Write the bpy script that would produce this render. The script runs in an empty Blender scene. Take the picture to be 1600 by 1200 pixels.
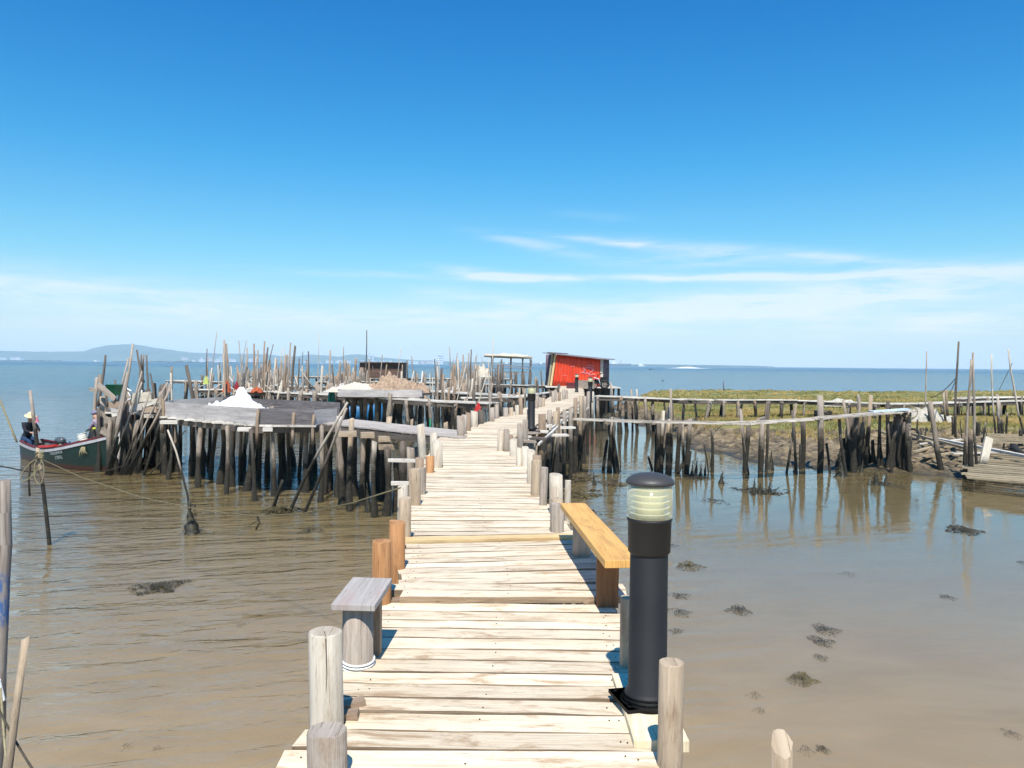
import bpy, math, random
import numpy as np
from mathutils import Vector, noise as mnoise
rnd = random.Random(7)
R = math.radians
sc = bpy.context.scene
col = sc.collection

# ---------------------------------------------------------------- camera
EYE = Vector((0, 0, 3.65)); FPX = 1230.0
_a = math.atan(0.0092); _p = math.atan(30.6/1230*math.cos(_a))
_f = Vector((0, math.cos(_p), -math.sin(_p))); _u0 = Vector((0, math.sin(_p), math.cos(_p))); _r0 = Vector((1, 0, 0))
CR = _r0*math.cos(_a) + _u0*math.sin(_a); CU = -_r0*math.sin(_a) + _u0*math.cos(_a)
cd = bpy.data.cameras.new('camera'); cam = bpy.data.objects.new('camera', cd); col.objects.link(cam)
from mathutils import Matrix
m = Matrix((( CR.x, CU.x, -_f.x, 0), (CR.y, CU.y, -_f.y, 0), (CR.z, CU.z, -_f.z, 3.65), (0, 0, 0, 1)))
cam.matrix_world = m
cd.sensor_width = 36; cd.lens = FPX/1600*36; cd.clip_start = 0.05; cd.clip_end = 60000
sc.camera = cam

# ---------------------------------------------------------------- world, sun, exposure
SUN_EL, SUN_AZ = 58.0, 180.0          # azimuth measured from +Y clockwise: straight behind the camera
w = bpy.data.worlds.new('World'); sc.world = w; w.use_nodes = True
nt = w.node_tree; nt.nodes.clear()
def N(nt, t, **k):
    n = nt.nodes.new(t)
    for a, b in k.items():
        if a.startswith('i_'): n.inputs[a[2:].replace('_', ' ')].default_value = b
        else: setattr(n, a, b)
    return n
def mth(nt, op, a, b=None, c=None, clamp=False):
    n = nt.nodes.new('ShaderNodeMath'); n.operation = op; n.use_clamp = clamp
    for i, v in enumerate((a, b, c)):
        if v is None: continue
        if isinstance(v, (int, float)): n.inputs[i].default_value = v
        else: nt.links.new(v, n.inputs[i])
    return n.outputs[0]
sky = N(nt, 'ShaderNodeTexSky', sky_type='NISHITA'); sky.sun_disc = False
sky.sun_elevation = R(SUN_EL); sky.sun_rotation = R(SUN_AZ); sky.air_density = 1.0; sky.dust_density = 0.25; sky.ozone_density = 2.2
hs = N(nt, 'ShaderNodeHueSaturation'); hs.inputs['Saturation'].default_value = 1.28; hs.inputs['Hue'].default_value = 0.495; hs.inputs['Value'].default_value = 1.08
nt.links.new(sky.outputs[0], hs.inputs['Color'])
tc = N(nt, 'ShaderNodeTexCoord'); sep = N(nt, 'ShaderNodeSeparateXYZ'); nt.links.new(tc.outputs['Generated'], sep.inputs[0])
az = mth(nt, 'ARCTAN2', sep.outputs[0], sep.outputs[1]); el = mth(nt, 'ARCSINE', sep.outputs[2])
cmb = N(nt, 'ShaderNodeCombineXYZ'); nt.links.new(az, cmb.inputs[0]); nt.links.new(el, cmb.inputs[1])
mp = N(nt, 'ShaderNodeMapping'); mp.inputs['Scale'].default_value = (9, 75, 1); mp.inputs['Rotation'].default_value = (0, 0, R(-4)); nt.links.new(cmb.outputs[0], mp.inputs[0])
nz = N(nt, 'ShaderNodeTexNoise'); nz.inputs['Scale'].default_value = 1.0; nz.inputs['Detail'].default_value = 7; nz.inputs['Roughness'].default_value = .62; nz.inputs['Distortion'].default_value = .5
nt.links.new(mp.outputs[0], nz.inputs['Vector'])
fil = mth(nt, 'MULTIPLY_ADD', nz.outputs[0], 4.2, -1.55, clamp=True)
# each cirrus streak: centre azimuth, centre elevation, half length, half thickness, slope, strength
STREAKS = [(.30, .108, .42, .0048, -.004, 1.5), (-.02, .112, .07, .006, -.10, 1.0), (.31, .135, .17, .0085, -.10, .95), (.13, .152, .09, .004, -.12, .75), (.03, .150, .07, .007, -.18, .6), (.20, .128, .12, .010, -.05, .5),
           (.36, .080, .24, .019, .085, 1.5), (.52, .052, .17, .014, .06, 1.1), (.16, .064, .26, .020, .03, .9), (-.05, .083, .08, .010, -.10, .55), (-.52, .076, .24, .020, -.04, 1.0),
           (-.25, .055, .30, .014, .04, .7), (.10, .185, .05, .005, -.08, .16)]
tot = None
for (u0, v0, hl, ht, sl, st) in STREAKS:
    du = mth(nt, 'SUBTRACT', az, u0)
    dv = mth(nt, 'SUBTRACT', el, mth(nt, 'MULTIPLY_ADD', du, sl, v0))
    a2 = mth(nt, 'POWER', mth(nt, 'ABSOLUTE', mth(nt, 'DIVIDE', du, hl)), 2.4); b2 = mth(nt, 'POWER', mth(nt, 'ABSOLUTE', mth(nt, 'DIVIDE', dv, ht)), 2.0)
    g = mth(nt, 'EXPONENT', mth(nt, 'MULTIPLY', mth(nt, 'ADD', a2, b2), -1.0))
    g = mth(nt, 'MULTIPLY', g, st); tot = g if tot is None else mth(nt, 'ADD', tot, g)
cl = mth(nt, 'MULTIPLY', tot, mth(nt, 'MULTIPLY_ADD', fil, .75, .25), clamp=True)
cl = mth(nt, 'MULTIPLY', cl, .66)
# thin general veil low over the horizon
veil = mth(nt, 'EXPONENT', mth(nt, 'MULTIPLY', mth(nt, 'MAXIMUM', el, 0.0), -9.5))
veil = mth(nt, 'MULTIPLY', veil, .84)
tr = N(nt, 'ShaderNodeValToRGB'); nt.links.new(mth(nt, 'MULTIPLY', el, 2.0, clamp=True), tr.inputs[0]); e_ = tr.color_ramp.elements
while len(e_) < 4: e_.new(.5)
for i, (p_, c_) in enumerate([(.08, (.72, .97, 1.0)), (.26, (.30, .98, 1.06)), (.50, (.02, .93, 1.16)), (.85, (.0, .84, 1.2))]): e_[i].position = p_; e_[i].color = (*c_, 1)
tm = N(nt, 'ShaderNodeMixRGB'); tm.blend_type = 'MULTIPLY'; tm.inputs[0].default_value = 1; nt.links.new(hs.outputs[0], tm.inputs[1]); nt.links.new(tr.outputs[0], tm.inputs[2]); tinted = tm.outputs[0]
mv = N(nt, 'ShaderNodeMixRGB'); nt.links.new(veil, mv.inputs[0]); nt.links.new(tinted, mv.inputs[1]); mv.inputs[2].default_value = (5.3, 5.6, 6.5, 1)
mc = N(nt, 'ShaderNodeMixRGB'); nt.links.new(cl, mc.inputs[0]); nt.links.new(mv.outputs[0], mc.inputs[1]); mc.inputs[2].default_value = (7.6, 7.8, 8.1, 1)
bg = N(nt, 'ShaderNodeBackground'); bg.inputs[1].default_value = 0.105; nt.links.new(mc.outputs[0], bg.inputs[0])
wo = N(nt, 'ShaderNodeOutputWorld'); nt.links.new(bg.outputs[0], wo.inputs[0])
sd = bpy.data.lights.new('sun', 'SUN'); sd.energy = 5.0; sd.angle = R(.53); sd.color = (1, .955, .88)
so = bpy.data.objects.new('sun', sd); col.objects.link(so)
sv = Vector((math.sin(R(SUN_AZ))*math.cos(R(SUN_EL)), math.cos(R(SUN_AZ))*math.cos(R(SUN_EL)), math.sin(R(SUN_EL))))
so.rotation_euler = sv.to_track_quat('Z', 'Y').to_euler(); so.location = (0, -20, 60)
sc.view_settings.view_transform = 'Standard'; sc.view_settings.look = 'None'; sc.view_settings.exposure = 0.30; sc.view_settings.gamma = 1
sc.cycles.max_bounces = 6; sc.cycles.volume_bounces = 1; sc.cycles.transparent_max_bounces = 12

# ---------------------------------------------------------------- helpers
def ray(px, py): return (_f*FPX + CR*(px-800) + CU*(600-py))/FPX
def G(px, py, z=0.0):                       # point on the plane of height z seen at a pixel of the 1600x1200 photo
    d = ray(px, py); t = (z-EYE.z)/d.z; return EYE + d*t
def W(px, py, D):                           # point at forward distance D
    d = ray(px, py); return EYE + d*(D/d.y)

MATS = {}
def ramp(nt, fac, stops):
    r = nt.nodes.new('ShaderNodeValToRGB'); e = r.color_ramp.elements
    while len(e) < len(stops): e.new(.5)
    for i, (p, c) in enumerate(stops): e[i].position = p; e[i].color = (*c, 1)
    nt.links.new(fac, r.inputs[0]); return r.outputs[0]
def newmat(name):
    m = bpy.data.materials.new(name); m.use_nodes = True; t = m.node_tree; b = t.nodes['Principled BSDF']; MATS[name] = m
    return m, t, b
def mixc(t, f, a, b, mode='MIX'):
    n = t.nodes.new('ShaderNodeMixRGB'); n.blend_type = mode
    for i, v in enumerate((f, a, b)):
        if isinstance(v, (int, float)): n.inputs[i].default_value = v
        elif isinstance(v, tuple): n.inputs[i].default_value = (*v, 1)
        else: t.links.new(v, n.inputs[i])
    return n.outputs[0]
def noise(t, vec, scale, detail=4, rough=.55, dist=0.0, mscale=None):
    if mscale:
        q = t.nodes.new('ShaderNodeMapping'); q.inputs['Scale'].default_value = mscale; t.links.new(vec, q.inputs[0]); vec = q.outputs[0]
    n = t.nodes.new('ShaderNodeTexNoise'); n.inputs['Scale'].default_value = scale; n.inputs['Detail'].default_value = detail; n.inputs['Roughness'].default_value = rough; n.inputs['Distortion'].default_value = dist
    if vec is not None: t.links.new(vec, n.inputs['Vector'])
    return n.outputs[0]
def wood(name, light, mid, dark, stain=None, stain_amt=.5, tide=None, rough=.85, bump=.35, gap=.28, var=.35):
    """weathered timber, grain along the V axis of the UV map (metres); tide = height up to which it is soaked and weedy, darkened also for the shade under decks"""
    m, t, b = newmat(name)
    uv = t.nodes.new('ShaderNodeUVMap').outputs[0]; geo = t.nodes.new('ShaderNodeNewGeometry')
    g1 = noise(t, uv, 1, 6, .6, .8, (38, 1.6, 1)); g2 = noise(t, uv, 1, 3, .5, .3, (6, .8, 1)); g3 = noise(t, uv, 1, 5, .7, 1.5, (110, 3.5, 1))
    f = mth(t, 'MULTIPLY_ADD', g1, .6, mth(t, 'MULTIPLY', g2, .5), clamp=True)
    c = ramp(t, f, [(.30, dark), (.47, mid), (.68, light)])
    crack = ramp(t, g3, [(.36, (.35, .3, .26)), (.43, (1, 1, 1))]); c = mixc(t, .8, c, crack, 'MULTIPLY')
    if stain:
        s = noise(t, uv, 1, 6, .7, .6, (9, 2.2, 1)); s2 = ramp(t, s, [(.52, (0, 0, 0)), (.64, (1, 1, 1))])
        c = mixc(t, mth(t, 'MULTIPLY', s2, stain_amt), c, stain)
    rv = mth(t, 'MULTIPLY_ADD', geo.outputs['Random Per Island'], var, 1-var*.55)
    cc = t.nodes.new('ShaderNodeCombineColor'); [t.links.new(rv, cc.inputs[i]) for i in range(3)]
    c = mixc(t, 1.0, c, cc.outputs[0], 'MULTIPLY')
    if tide is not None:
        sp = t.nodes.new('ShaderNodeSeparateXYZ'); t.links.new(geo.outputs['Position'], sp.inputs[0])
        nn = noise(t, geo.outputs['Position'], 3.0, 5, .65)
        h = mth(t, 'ADD', sp.outputs[2], mth(t, 'MULTIPLY_ADD', nn, 1.1, -.55))
        k = t.nodes.new('ShaderNodeMapRange'); k.inputs[1].default_value = tide-.3; k.inputs[2].default_value = tide+.25; t.links.new(h, k.inputs[0])
        weed = ramp(t, noise(t, geo.outputs['Position'], 14, 4, .7), [(.35, (.010, .009, .007)), (.58, (.032, .026, .015)), (.76, (.085, .07, .038))])  # wet weed tones, darkened further to stand for the shade below decks
        c = mixc(t, k.outputs[0], weed, c)
    t.links.new(c, b.inputs['Base Color']); b.inputs['Roughness'].default_value = rough
    bm = t.nodes.new('ShaderNodeBump'); bm.inputs['Strength'].default_value = min(1, bump*1.3); bm.inputs['Distance'].default_value = .009
    t.links.new(mth(t, 'ADD', g1, g3), bm.inputs['Height']); t.links.new(bm.outputs[0], b.inputs['Normal'])
    return m
def plain(name, c, rough=.6, metal=0.0, var=.12, nscale=6.0, c2=None, bump=0.0):
    m, t, b = newmat(name)
    geo = t.nodes.new('ShaderNodeTexCoord').outputs['Object']
    n = noise(t, geo, nscale, 5, .6)
    c2 = c2 or tuple(x*(1-var*2) for x in c)
    t.links.new(ramp(t, n, [(.35, c2), (.65, c)]), b.inputs['Base Color'])
    b.inputs['Roughness'].default_value = rough; b.inputs['Metallic'].default_value = metal
    if bump:
        bm = t.nodes.new('ShaderNodeBump'); bm.inputs['Strength'].default_value = bump; bm.inputs['Distance'].default_value = .03
        t.links.new(noise(t, geo, nscale*3, 5, .65), bm.inputs['Height']); t.links.new(bm.outputs[0], b.inputs['Normal'])
    return m
deckW = wood('bleached_deck_wood', (.82, .70, .52), (.70, .565, .39), (.42, .29, .17), stain=(.38, .235, .12), stain_amt=.8, rough=.8, var=.30)
greyW = wood('grey_weathered_wood', (.44, .37, .30), (.29, .235, .185), (.12, .095, .07), stain=(.22, .13, .07), stain_amt=.5, tide=1.5, bump=.6)
paleW = wood('pale_grey_wood', (.60, .53, .43), (.46, .39, .30), (.24, .19, .135), stain=(.3, .2, .11), stain_amt=.45, tide=1.5)
tanW = wood('tan_wood', (.50, .39, .27), (.37, .275, .185), (.19, .135, .09), stain=(.22, .13, .07), stain_amt=.5, tide=1.5)
orangeW = wood('orange_brown_wood', (.50, .26, .11), (.36, .165, .06), (.18, .08, .03), stain=(.16, .07, .03), stain_amt=.4, tide=1.5)
brownW = wood('brown_wood', (.36, .26, .18), (.25, .175, .115), (.12, .085, .055), tide=1.5)
pileW = wood('soaked_pile_wood', (.42, .34, .26), (.26, .205, .155), (.09, .07, .05), tide=1.0, bump=.8, stain=(.06, .05, .03), stain_amt=.7)
darkW = wood('dark_damp_wood', (.17, .135, .105), (.095, .075, .058), (.035, .028, .021), tide=1.35, bump=.8)
boxW = wood('grey_box_boards', (.56, .51, .47), (.38, .34, .315), (.14, .12, .11), stain=(.5, .44, .38), stain_amt=.6, var=.6)
farW = wood('sunbleached_jetty_boards', (.74, .69, .60), (.60, .54, .45), (.36, .31, .25), stain=(.2, .15, .1), stain_amt=.6, var=.5)
mudW = wood('muddy_boards', (.42, .33, .20), (.30, .23, .14), (.15, .11, .07), stain=(.10, .09, .05), stain_amt=.7, var=.4)
yellowW = wood('varnished_yellow_plank', (.80, .46, .135), (.70, .37, .095), (.46, .21, .05), var=.08, rough=.6, bump=.3, stain=(.40, .19, .06), stain_amt=.45)
ledgeW = wood('new_pine_board', (.76, .56, .29), (.64, .44, .21), (.42, .26, .12), var=.1, stain=(.4, .25, .12), stain_amt=.5)
benchLegW = wood('bench_leg_wood', (.24, .12, .05), (.16, .075, .03), (.07, .035, .018), var=.1)
capW = wood('grey_plank', (.46, .42, .38), (.35, .31, .28), (.15, .13, .12), stain=(.4, .2, .15), stain_amt=.3, var=.1)
metalM = plain('black_painted_metal', (.014, .013, .0125), rough=.6, var=.2, nscale=3)
capM = plain('dark_grey_cap', (.055, .05, .047), rough=.5, var=.1)
whiteM = plain('white_sheet', (.82, .82, .80), rough=.8, var=.08, nscale=4, bump=.6)
netM = plain('brown_net', (.52, .36, .24), rough=.95, var=.25, nscale=9, bump=1.0)
creamM = plain('cream_canvas', (.70, .62, .48), rough=.9, var=.15, nscale=7, bump=.8)
blueM = plain('blue_paint', (.02, .16, .36), rough=.5, var=.15)
greenM = plain('green_plastic', (.01, .20, .10), rough=.5, var=.2)
redM = plain('red_plastic', (.62, .03, .02), rough=.45, var=.15)
orangeM = plain('orange_net', (.60, .14, .05), rough=.9, var=.3, nscale=12, bump=.8)
ropeM = plain('tan_rope', (.34, .29, .16), rough=.95, var=.2, nscale=40)
ropeDM = plain('dark_rope', (.07, .06, .04), rough=.95, var=.2, nscale=40)
ropeWM = plain('white_rope', (.78, .78, .74), rough=.9, var=.1, nscale=40)
weedM = plain('wet_seaweed', (.05, .042, .018), rough=.6, var=.35, nscale=9, c2=(.012, .012, .009))
skinM = plain('skin', (.50, .28, .19), rough=.6, var=.08)

def tag(o, label, cat, group=None, kind=None):
    if kind: o['kind'] = kind
    if label: o['label'] = label
    if cat: o['category'] = cat
    if group: o['group'] = group
    return o
def wloc(o):
    v = Vector((0, 0, 0))
    while o is not None: v = v + o.location; o = o.parent
    return v
def thing(name, label, cat, loc=(0, 0, 0), group=None):
    o = bpy.data.objects.new(name, None); o.empty_display_size = .2; col.objects.link(o); o.location = loc
    return tag(o, label, cat, group)
class MB:
    """collects tubes, boards and faces in world coordinates; build() links them as one mesh"""
    def __init__(s): s.v = []; s.f = []; s.uv = []; s.sm = []; s.mi = []; s.cur = 0; s.edge = 0
    def face(s, idx, uvs, smooth=False): s.mi.append(s.cur); s.f.append(idx); s.uv.append(uvs); s.sm.append(smooth)
    def tube(s, pts, rad, seg=8, jit=.06, cap=True, rng=rnd, slant=0.0):
        pts = [Vector(p) for p in pts]; n = len(pts)
        if isinstance(rad, (int, float)): rad = [rad]*n
        off = rng.random()*40; b0 = len(s.v); L = 0.0; Ls = []
        ph = [1+jit*(rng.random()-.5)*2 for _ in range(seg)]
        ref = None
        for i, p in enumerate(pts):
            d = (pts[min(i+1, n-1)]-pts[max(i-1, 0)]).normalized()
            if ref is None: ref = Vector((1, 0, 0)) if abs(d.x) < .8 else Vector((0, 1, 0))
            a = (ref-d*ref.dot(d)).normalized(); ref = a; c = d.cross(a)
            if i: L += (pts[i]-pts[i-1]).length
            Ls.append(L)
            for k in range(seg):
                t = 2*math.pi*k/seg; r = rad[i]*ph[k]*(1+jit*.6*(rng.random()-.5)*2)
                q = p + a*math.cos(t)*r + c*math.sin(t)*r
                if slant and i == n-1: q = q + d*slant*math.cos(t+off)*rad[i]
                s.v.append(q)
        for i in range(n-1):
            for k in range(seg):
                k2 = (k+1) % seg; r = 2*math.pi*max(rad[i], .01)/seg
                s.face((b0+i*seg+k, b0+i*seg+k2, b0+(i+1)*seg+k2, b0+(i+1)*seg+k),
                       ((off+k*r, off+Ls[i]), (off+(k+1)*r, off+Ls[i]), (off+(k+1)*r, off+Ls[i+1]), (off+k*r, off+Ls[i+1])), True)
        if cap:
            for base, rv in ((b0, True), (b0+(n-1)*seg, False)):
                idx = [base+k for k in range(seg)]; rr = rad[0] if rv else rad[-1]
                uvs = [(off+rr*math.cos(2*math.pi*k/seg)*.6, off+rr*math.sin(2*math.pi*k/seg)*.6) for k in range(seg)]
                if rv: idx.reverse(); uvs.reverse()
                s.face(tuple(idx), uvs)
        return s
    def log(s, p0, p1, r0, r1=None, seg=8, n=5, bend=.03, jit=.08, rng=rnd, slant=.3):
        p0 = Vector(p0); p1 = Vector(p1); r1 = r0*.85 if r1 is None else r1; L = (p1-p0).length
        d = (p1-p0).normalized(); a = d.orthogonal().normalized(); b = d.cross(a); q = rng.random()*6.28
        bv = (a*math.cos(q)+b*math.sin(q))*bend*L
        pts = []; rs = []
        for i in range(n+1):
            t = i/n; j = (a*(rng.random()-.5)+b*(rng.random()-.5))*bend*L*.35 if 0 < i < n else Vector((0, 0, 0))
            pts.append(p0.lerp(p1, t)+bv*math.sin(math.pi*t)+j); rs.append(r0+(r1-r0)*t)
        return s.tube(pts, rs, seg, jit, rng=rng, slant=slant)
    def pile(s, p0, p1, r, rng=rnd, seg=9):
        p0 = Vector(p0); p1 = Vector(p1); n = 9; P_ = []; R_ = []; q = rng.random()*6
        for i in range(n+1):
            t = i/n; p = p0.lerp(p1, t); p.x += math.sin(t*5+q)*r*.45; p.y += math.cos(t*4+q)*r*.4
            P_.append(p); zz = p.z; g = 1.0+(.45*math.exp(-((zz-.12)/.28)**2) if zz < 1.2 else 0); R_.append(r*g*rng.uniform(.82, 1.15)*(1.08-.16*t))
        return s.tube(P_, R_, seg, .2, rng=rng, slant=.4)
    def board(s, p0, p1, w, t, up=(0, 0, 1), n=1, jit=0.0, rng=rnd, endjit=0.0, sag=0.0):
        p0 = Vector(p0); p1 = Vector(p1); d = (p1-p0).normalized(); up = Vector(up)
        u = up-d*up.dot(d)
        if u.length < 1e-4: u = d.orthogonal()
        u.normalize(); sdv = d.cross(u).normalized(); L = (p1-p0).length; off = rng.random()*60; off2 = rng.random()*60
        b0 = len(s.v); ej = [rng.uniform(-1, 1)*endjit for _ in range(4)]
        for i in range(n+1):
            t_ = i/n; c = p0.lerp(p1, t_) - u*sag*math.sin(math.pi*t_)
            w0 = w/2+jit*rng.uniform(-1, .6); w1 = w/2+jit*rng.uniform(-1, .6); dz = jit*.35*rng.uniform(-1, 1)
            e0 = e1 = 0
            if i == 0: e0, e1 = ej[0], ej[1]
            if i == n: e0, e1 = ej[2], ej[3]
            s.v += [c-sdv*w0+u*(t/2+dz)+d*e0, c+sdv*w1+u*(t/2+dz)+d*e1, c+sdv*w1-u*t/2+d*e1, c-sdv*w0-u*t/2+d*e0]
        for i in range(n):
            a = b0+i*4; b = a+4; v0 = off+L*i/n; v1 = off+L*(i+1)/n
            for k in range(4):
                k2 = (k+1) % 4; u0 = off2+k*w; s.cur = s.edge if k % 2 else 0
                s.face((a+k, b+k, b+k2, a+k2), ((u0, v0), (u0, v1), (u0+(w if k % 2 == 0 else t), v1), (u0+(w if k % 2 == 0 else t), v0)))
        e = b0+n*4; s.cur = s.edge
        s.face((b0, b0+1, b0+2, b0+3), ((off2, off), (off2+w, off), (off2+w, off+t*.3), (off2, off+t*.3)))
        s.face((e+3, e+2, e+1, e), ((off2, off), (off2+w, off), (off2+w, off+t*.3), (off2, off+t*.3))); s.cur = 0
        return s
    def box(s, c, sx, sy, sz, rz=0.0):
        c = Vector(c); ax = Vector((math.cos(rz), math.sin(rz), 0)); return s.board(c-ax*sx/2, c+ax*sx/2, sy, sz)
    def lathe(s, prof, c=(0, 0, 0), seg=32):
        c = Vector(c); b0 = len(s.v); n = len(prof)
        for (r, z) in prof:
            for k in range(seg): t = 2*math.pi*k/seg; s.v.append(c+Vector((r*math.cos(t), r*math.sin(t), z)))
        for i in range(n-1):
            for k in range(seg):
                k2 = (k+1) % seg; s.face((b0+i*seg+k, b0+i*seg+k2, b0+(i+1)*seg+k2, b0+(i+1)*seg+k), ((k/seg, prof[i][1]), ((k+1)/seg, prof[i][1]), ((k+1)/seg, prof[i+1][1]), (k/seg, prof[i+1][1])), True)
        s.face(tuple(b0+k for k in reversed(range(seg))), [(0, 0)]*seg); s.face(tuple(b0+(n-1)*seg+k for k in range(seg)), [(0, 0)]*seg)
        return s
    def build(s, name, mat, parent=None, origin=None, recalc=True):
        me = bpy.data.meshes.new(name); vs = np.array([tuple(v) for v in s.v], dtype=float)
        if origin is None:
            c = (vs.min(0)+vs.max(0))/2; origin = Vector((c[0], c[1], vs[:, 2].min()))
        origin = Vector(origin); vs = vs-np.array(origin)
        me.from_pydata(vs.tolist(), [], s.f)
        ul = me.uv_layers.new(name='UVMap'); ul.data.foreach_set('uv', [x for f in s.uv for q in f for x in q])
        me.polygons.foreach_set('use_smooth', s.sm); me.polygons.foreach_set('material_index', s.mi)
        mats = mat if isinstance(mat, (list, tuple)) else [mat]
        for q in mats: me.materials.append(q)
        me.update()
        o = bpy.data.objects.new(name, me); col.objects.link(o)
        if parent is not None: o.parent = parent; o.location = origin-wloc(parent)
        else: o.location = origin
        return o
def struct(name, mb, mat, **k): o = mb.build(name, mat, **k); o['kind'] = 'structure'; return o
CW = {'grey_weathered_wood': 'grey', 'pale_grey_wood': 'pale', 'brown_wood': 'brown', 'tan_wood': 'tan', 'dark_damp_wood': 'dark', 'orange_brown_wood': 'orange brown', 'muddy_boards': 'muddy', 'sunbleached_jetty_boards': 'bleached'}
def smooth_edges(o, w=.004, seg=2):
    b = o.modifiers.new('bevel', 'BEVEL'); b.width = w; b.segments = seg; b.limit_method = 'ANGLE'; b.angle_limit = R(40); return o

# ================================================================ water
def make_water():
    m, t, b = newmat('murky_lagoon_water')
    geo = t.nodes.new('ShaderNodeNewGeometry'); P = geo.outputs['Position']
    sp = t.nodes.new('ShaderNodeSeparateXYZ'); t.links.new(P, sp.inputs[0])
    big = noise(t, P, .12, 3, .5, 0, (1, .6, 1)); fine = noise(t, P, .9, 5, .6, .5, (.7, 1.6, 1))
    f = mth(t, 'MULTIPLY_ADD', fine, .35, mth(t, 'MULTIPLY', big, .65))
    c = ramp(t, f, [(.36, (.255, .180, .088)), (.52, (.32, .232, .125)), (.66, (.37, .28, .165))])
    sh0 = t.nodes.new('ShaderNodeMapRange'); sh0.inputs[1].default_value = 6; sh0.inputs[2].default_value = 19; t.links.new(mth(t, 'ADD', sp.outputs[1], mth(t, 'MULTIPLY_ADD', big, 10, -5)), sh0.inputs[0])
    c = mixc(t, sh0.outputs[0], c, (.185, .140, .066))          # stirred pale silt close in, darker olive water where it deepens
    dist = t.nodes.new('ShaderNodeMapRange'); dist.inputs[1].default_value = 26; dist.inputs[2].default_value = 120; t.links.new(sp.outputs[1], dist.inputs[0])
    c = mixc(t, dist.outputs[0], c, (.075, .15, .17))          # silt stays in the shallows, open water greener; sky reflection mixed into its colour
    t.nodes.remove(b); df = t.nodes.new('ShaderNodeSubsurfaceScattering'); df.falloff = 'RANDOM_WALK_SKIN' if False else 'BURLEY'; df.inputs['Scale'].default_value = .35; df.inputs['Radius'].default_value = (1.0, .8, .5); gl = t.nodes.new('ShaderNodeBsdfGlossy'); mx = t.nodes.new('ShaderNodeMixShader'); fr = t.nodes.new('ShaderNodeFresnel'); fr.inputs[0].default_value = 1.40
    t.links.new(c, df.inputs[0])
    ro = t.nodes.new('ShaderNodeMapRange'); ro.inputs[1].default_value = 60; ro.inputs[2].default_value = 900; ro.inputs[3].default_value = .012; ro.inputs[4].default_value = .32; t.links.new(sp.outputs[1], ro.inputs[0]); t.links.new(ro.outputs[0], gl.inputs['Roughness'])
    cp = t.nodes.new('ShaderNodeMapRange'); cp.inputs[1].default_value = 26; cp.inputs[2].default_value = 75; cp.inputs[3].default_value = .9; cp.inputs[4].default_value = .62; t.links.new(sp.outputs[1], cp.inputs[0])     # choppy open water never reaches full grazing reflection
    # sheltered side (right of the pier) is calmer
    sh = t.nodes.new('ShaderNodeMapRange'); sh.inputs[1].default_value = -1.5; sh.inputs[2].default_value = 4; sh.inputs[3].default_value = 1; sh.inputs[4].default_value = .13; t.links.new(sp.outputs[0], sh.inputs[0])
    far = t.nodes.new('ShaderNodeMapRange'); far.inputs[1].default_value = 50; far.inputs[2].default_value = 90; t.links.new(sp.outputs[1], far.inputs[0])
    amp = mth(t, 'MAXIMUM', sh.outputs[0], far.outputs[0])
    near = t.nodes.new('ShaderNodeMapRange'); near.inputs[1].default_value = 3; near.inputs[2].default_value = 16; near.inputs[3].default_value = .8; near.inputs[4].default_value = 1; t.links.new(sp.outputs[1], near.inputs[0])
    amp = mth(t, 'MULTIPLY', amp, near.outputs[0])
    q = t.nodes.new('ShaderNodeMapping'); q.inputs['Rotation'].default_value = (0, 0, R(-14)); t.links.new(P, q.inputs[0])
    w1 = noise(t, q.outputs[0], 1, 2, .5, .4, (.35, 1.5, 1)); w2 = noise(t, q.outputs[0], 1, 3, .55, .8, (1.6, 4.6, 1)); w3 = noise(t, P, 1, 3, .6, 0, (9, 17, 1)); w4 = noise(t, q.outputs[0], 1, 3, .55, .5, (.10, .33, 1))
    h = mth(t, 'ADD', mth(t, 'MULTIPLY', w1, .11), mth(t, 'ADD', mth(t, 'MULTIPLY', w2, .042), mth(t, 'MULTIPLY', w3, .0022)))
    h = mth(t, 'ADD', h, mth(t, 'MULTIPLY', mth(t, 'MULTIPLY', w4, far.outputs[0]), .6))
    h = mth(t, 'MULTIPLY', h, amp)
    bm = t.nodes.new('ShaderNodeBump'); bm.inputs['Strength'].default_value = .8; bm.inputs['Distance'].default_value = 1.0; t.links.new(h, bm.inputs['Height'])
    for q_ in (gl, fr): t.links.new(bm.outputs[0], q_.inputs['Normal'])
    t.links.new(mth(t, 'MINIMUM', mth(t, 'MULTIPLY', fr.outputs[0], 1.25), cp.outputs[0]), mx.inputs[0]); t.links.new(df.outputs[0], mx.inputs[1]); t.links.new(gl.outputs[0], mx.inputs[2]); t.links.new(mx.outputs[0], t.nodes['Material Output'].inputs[0])
    me = bpy.data.meshes.new('water'); S = 14000
    me.from_pydata([(-S, -60, 0), (S, -60, 0), (S, S, 0), (-S, S, 0)], [], [(0, 1, 2, 3)]); me.materials.append(m)
    o = bpy.data.objects.new('water', me); col.objects.link(o); o['kind'] = 'structure'
make_water()
mb = MB(); S = 14000
mb.v = [Vector(p) for p in ((-S, -60, -3), (S, -60, -3), (S, S, -3), (-S, S, -3))]; mb.face((0, 1, 2, 3), ((0, 0), (1, 0), (1, 1), (0, 1)))
struct('seabed', mb, plain('silt', (.2, .15, .1), rough=1), origin=(0, 0, -3))

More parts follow.
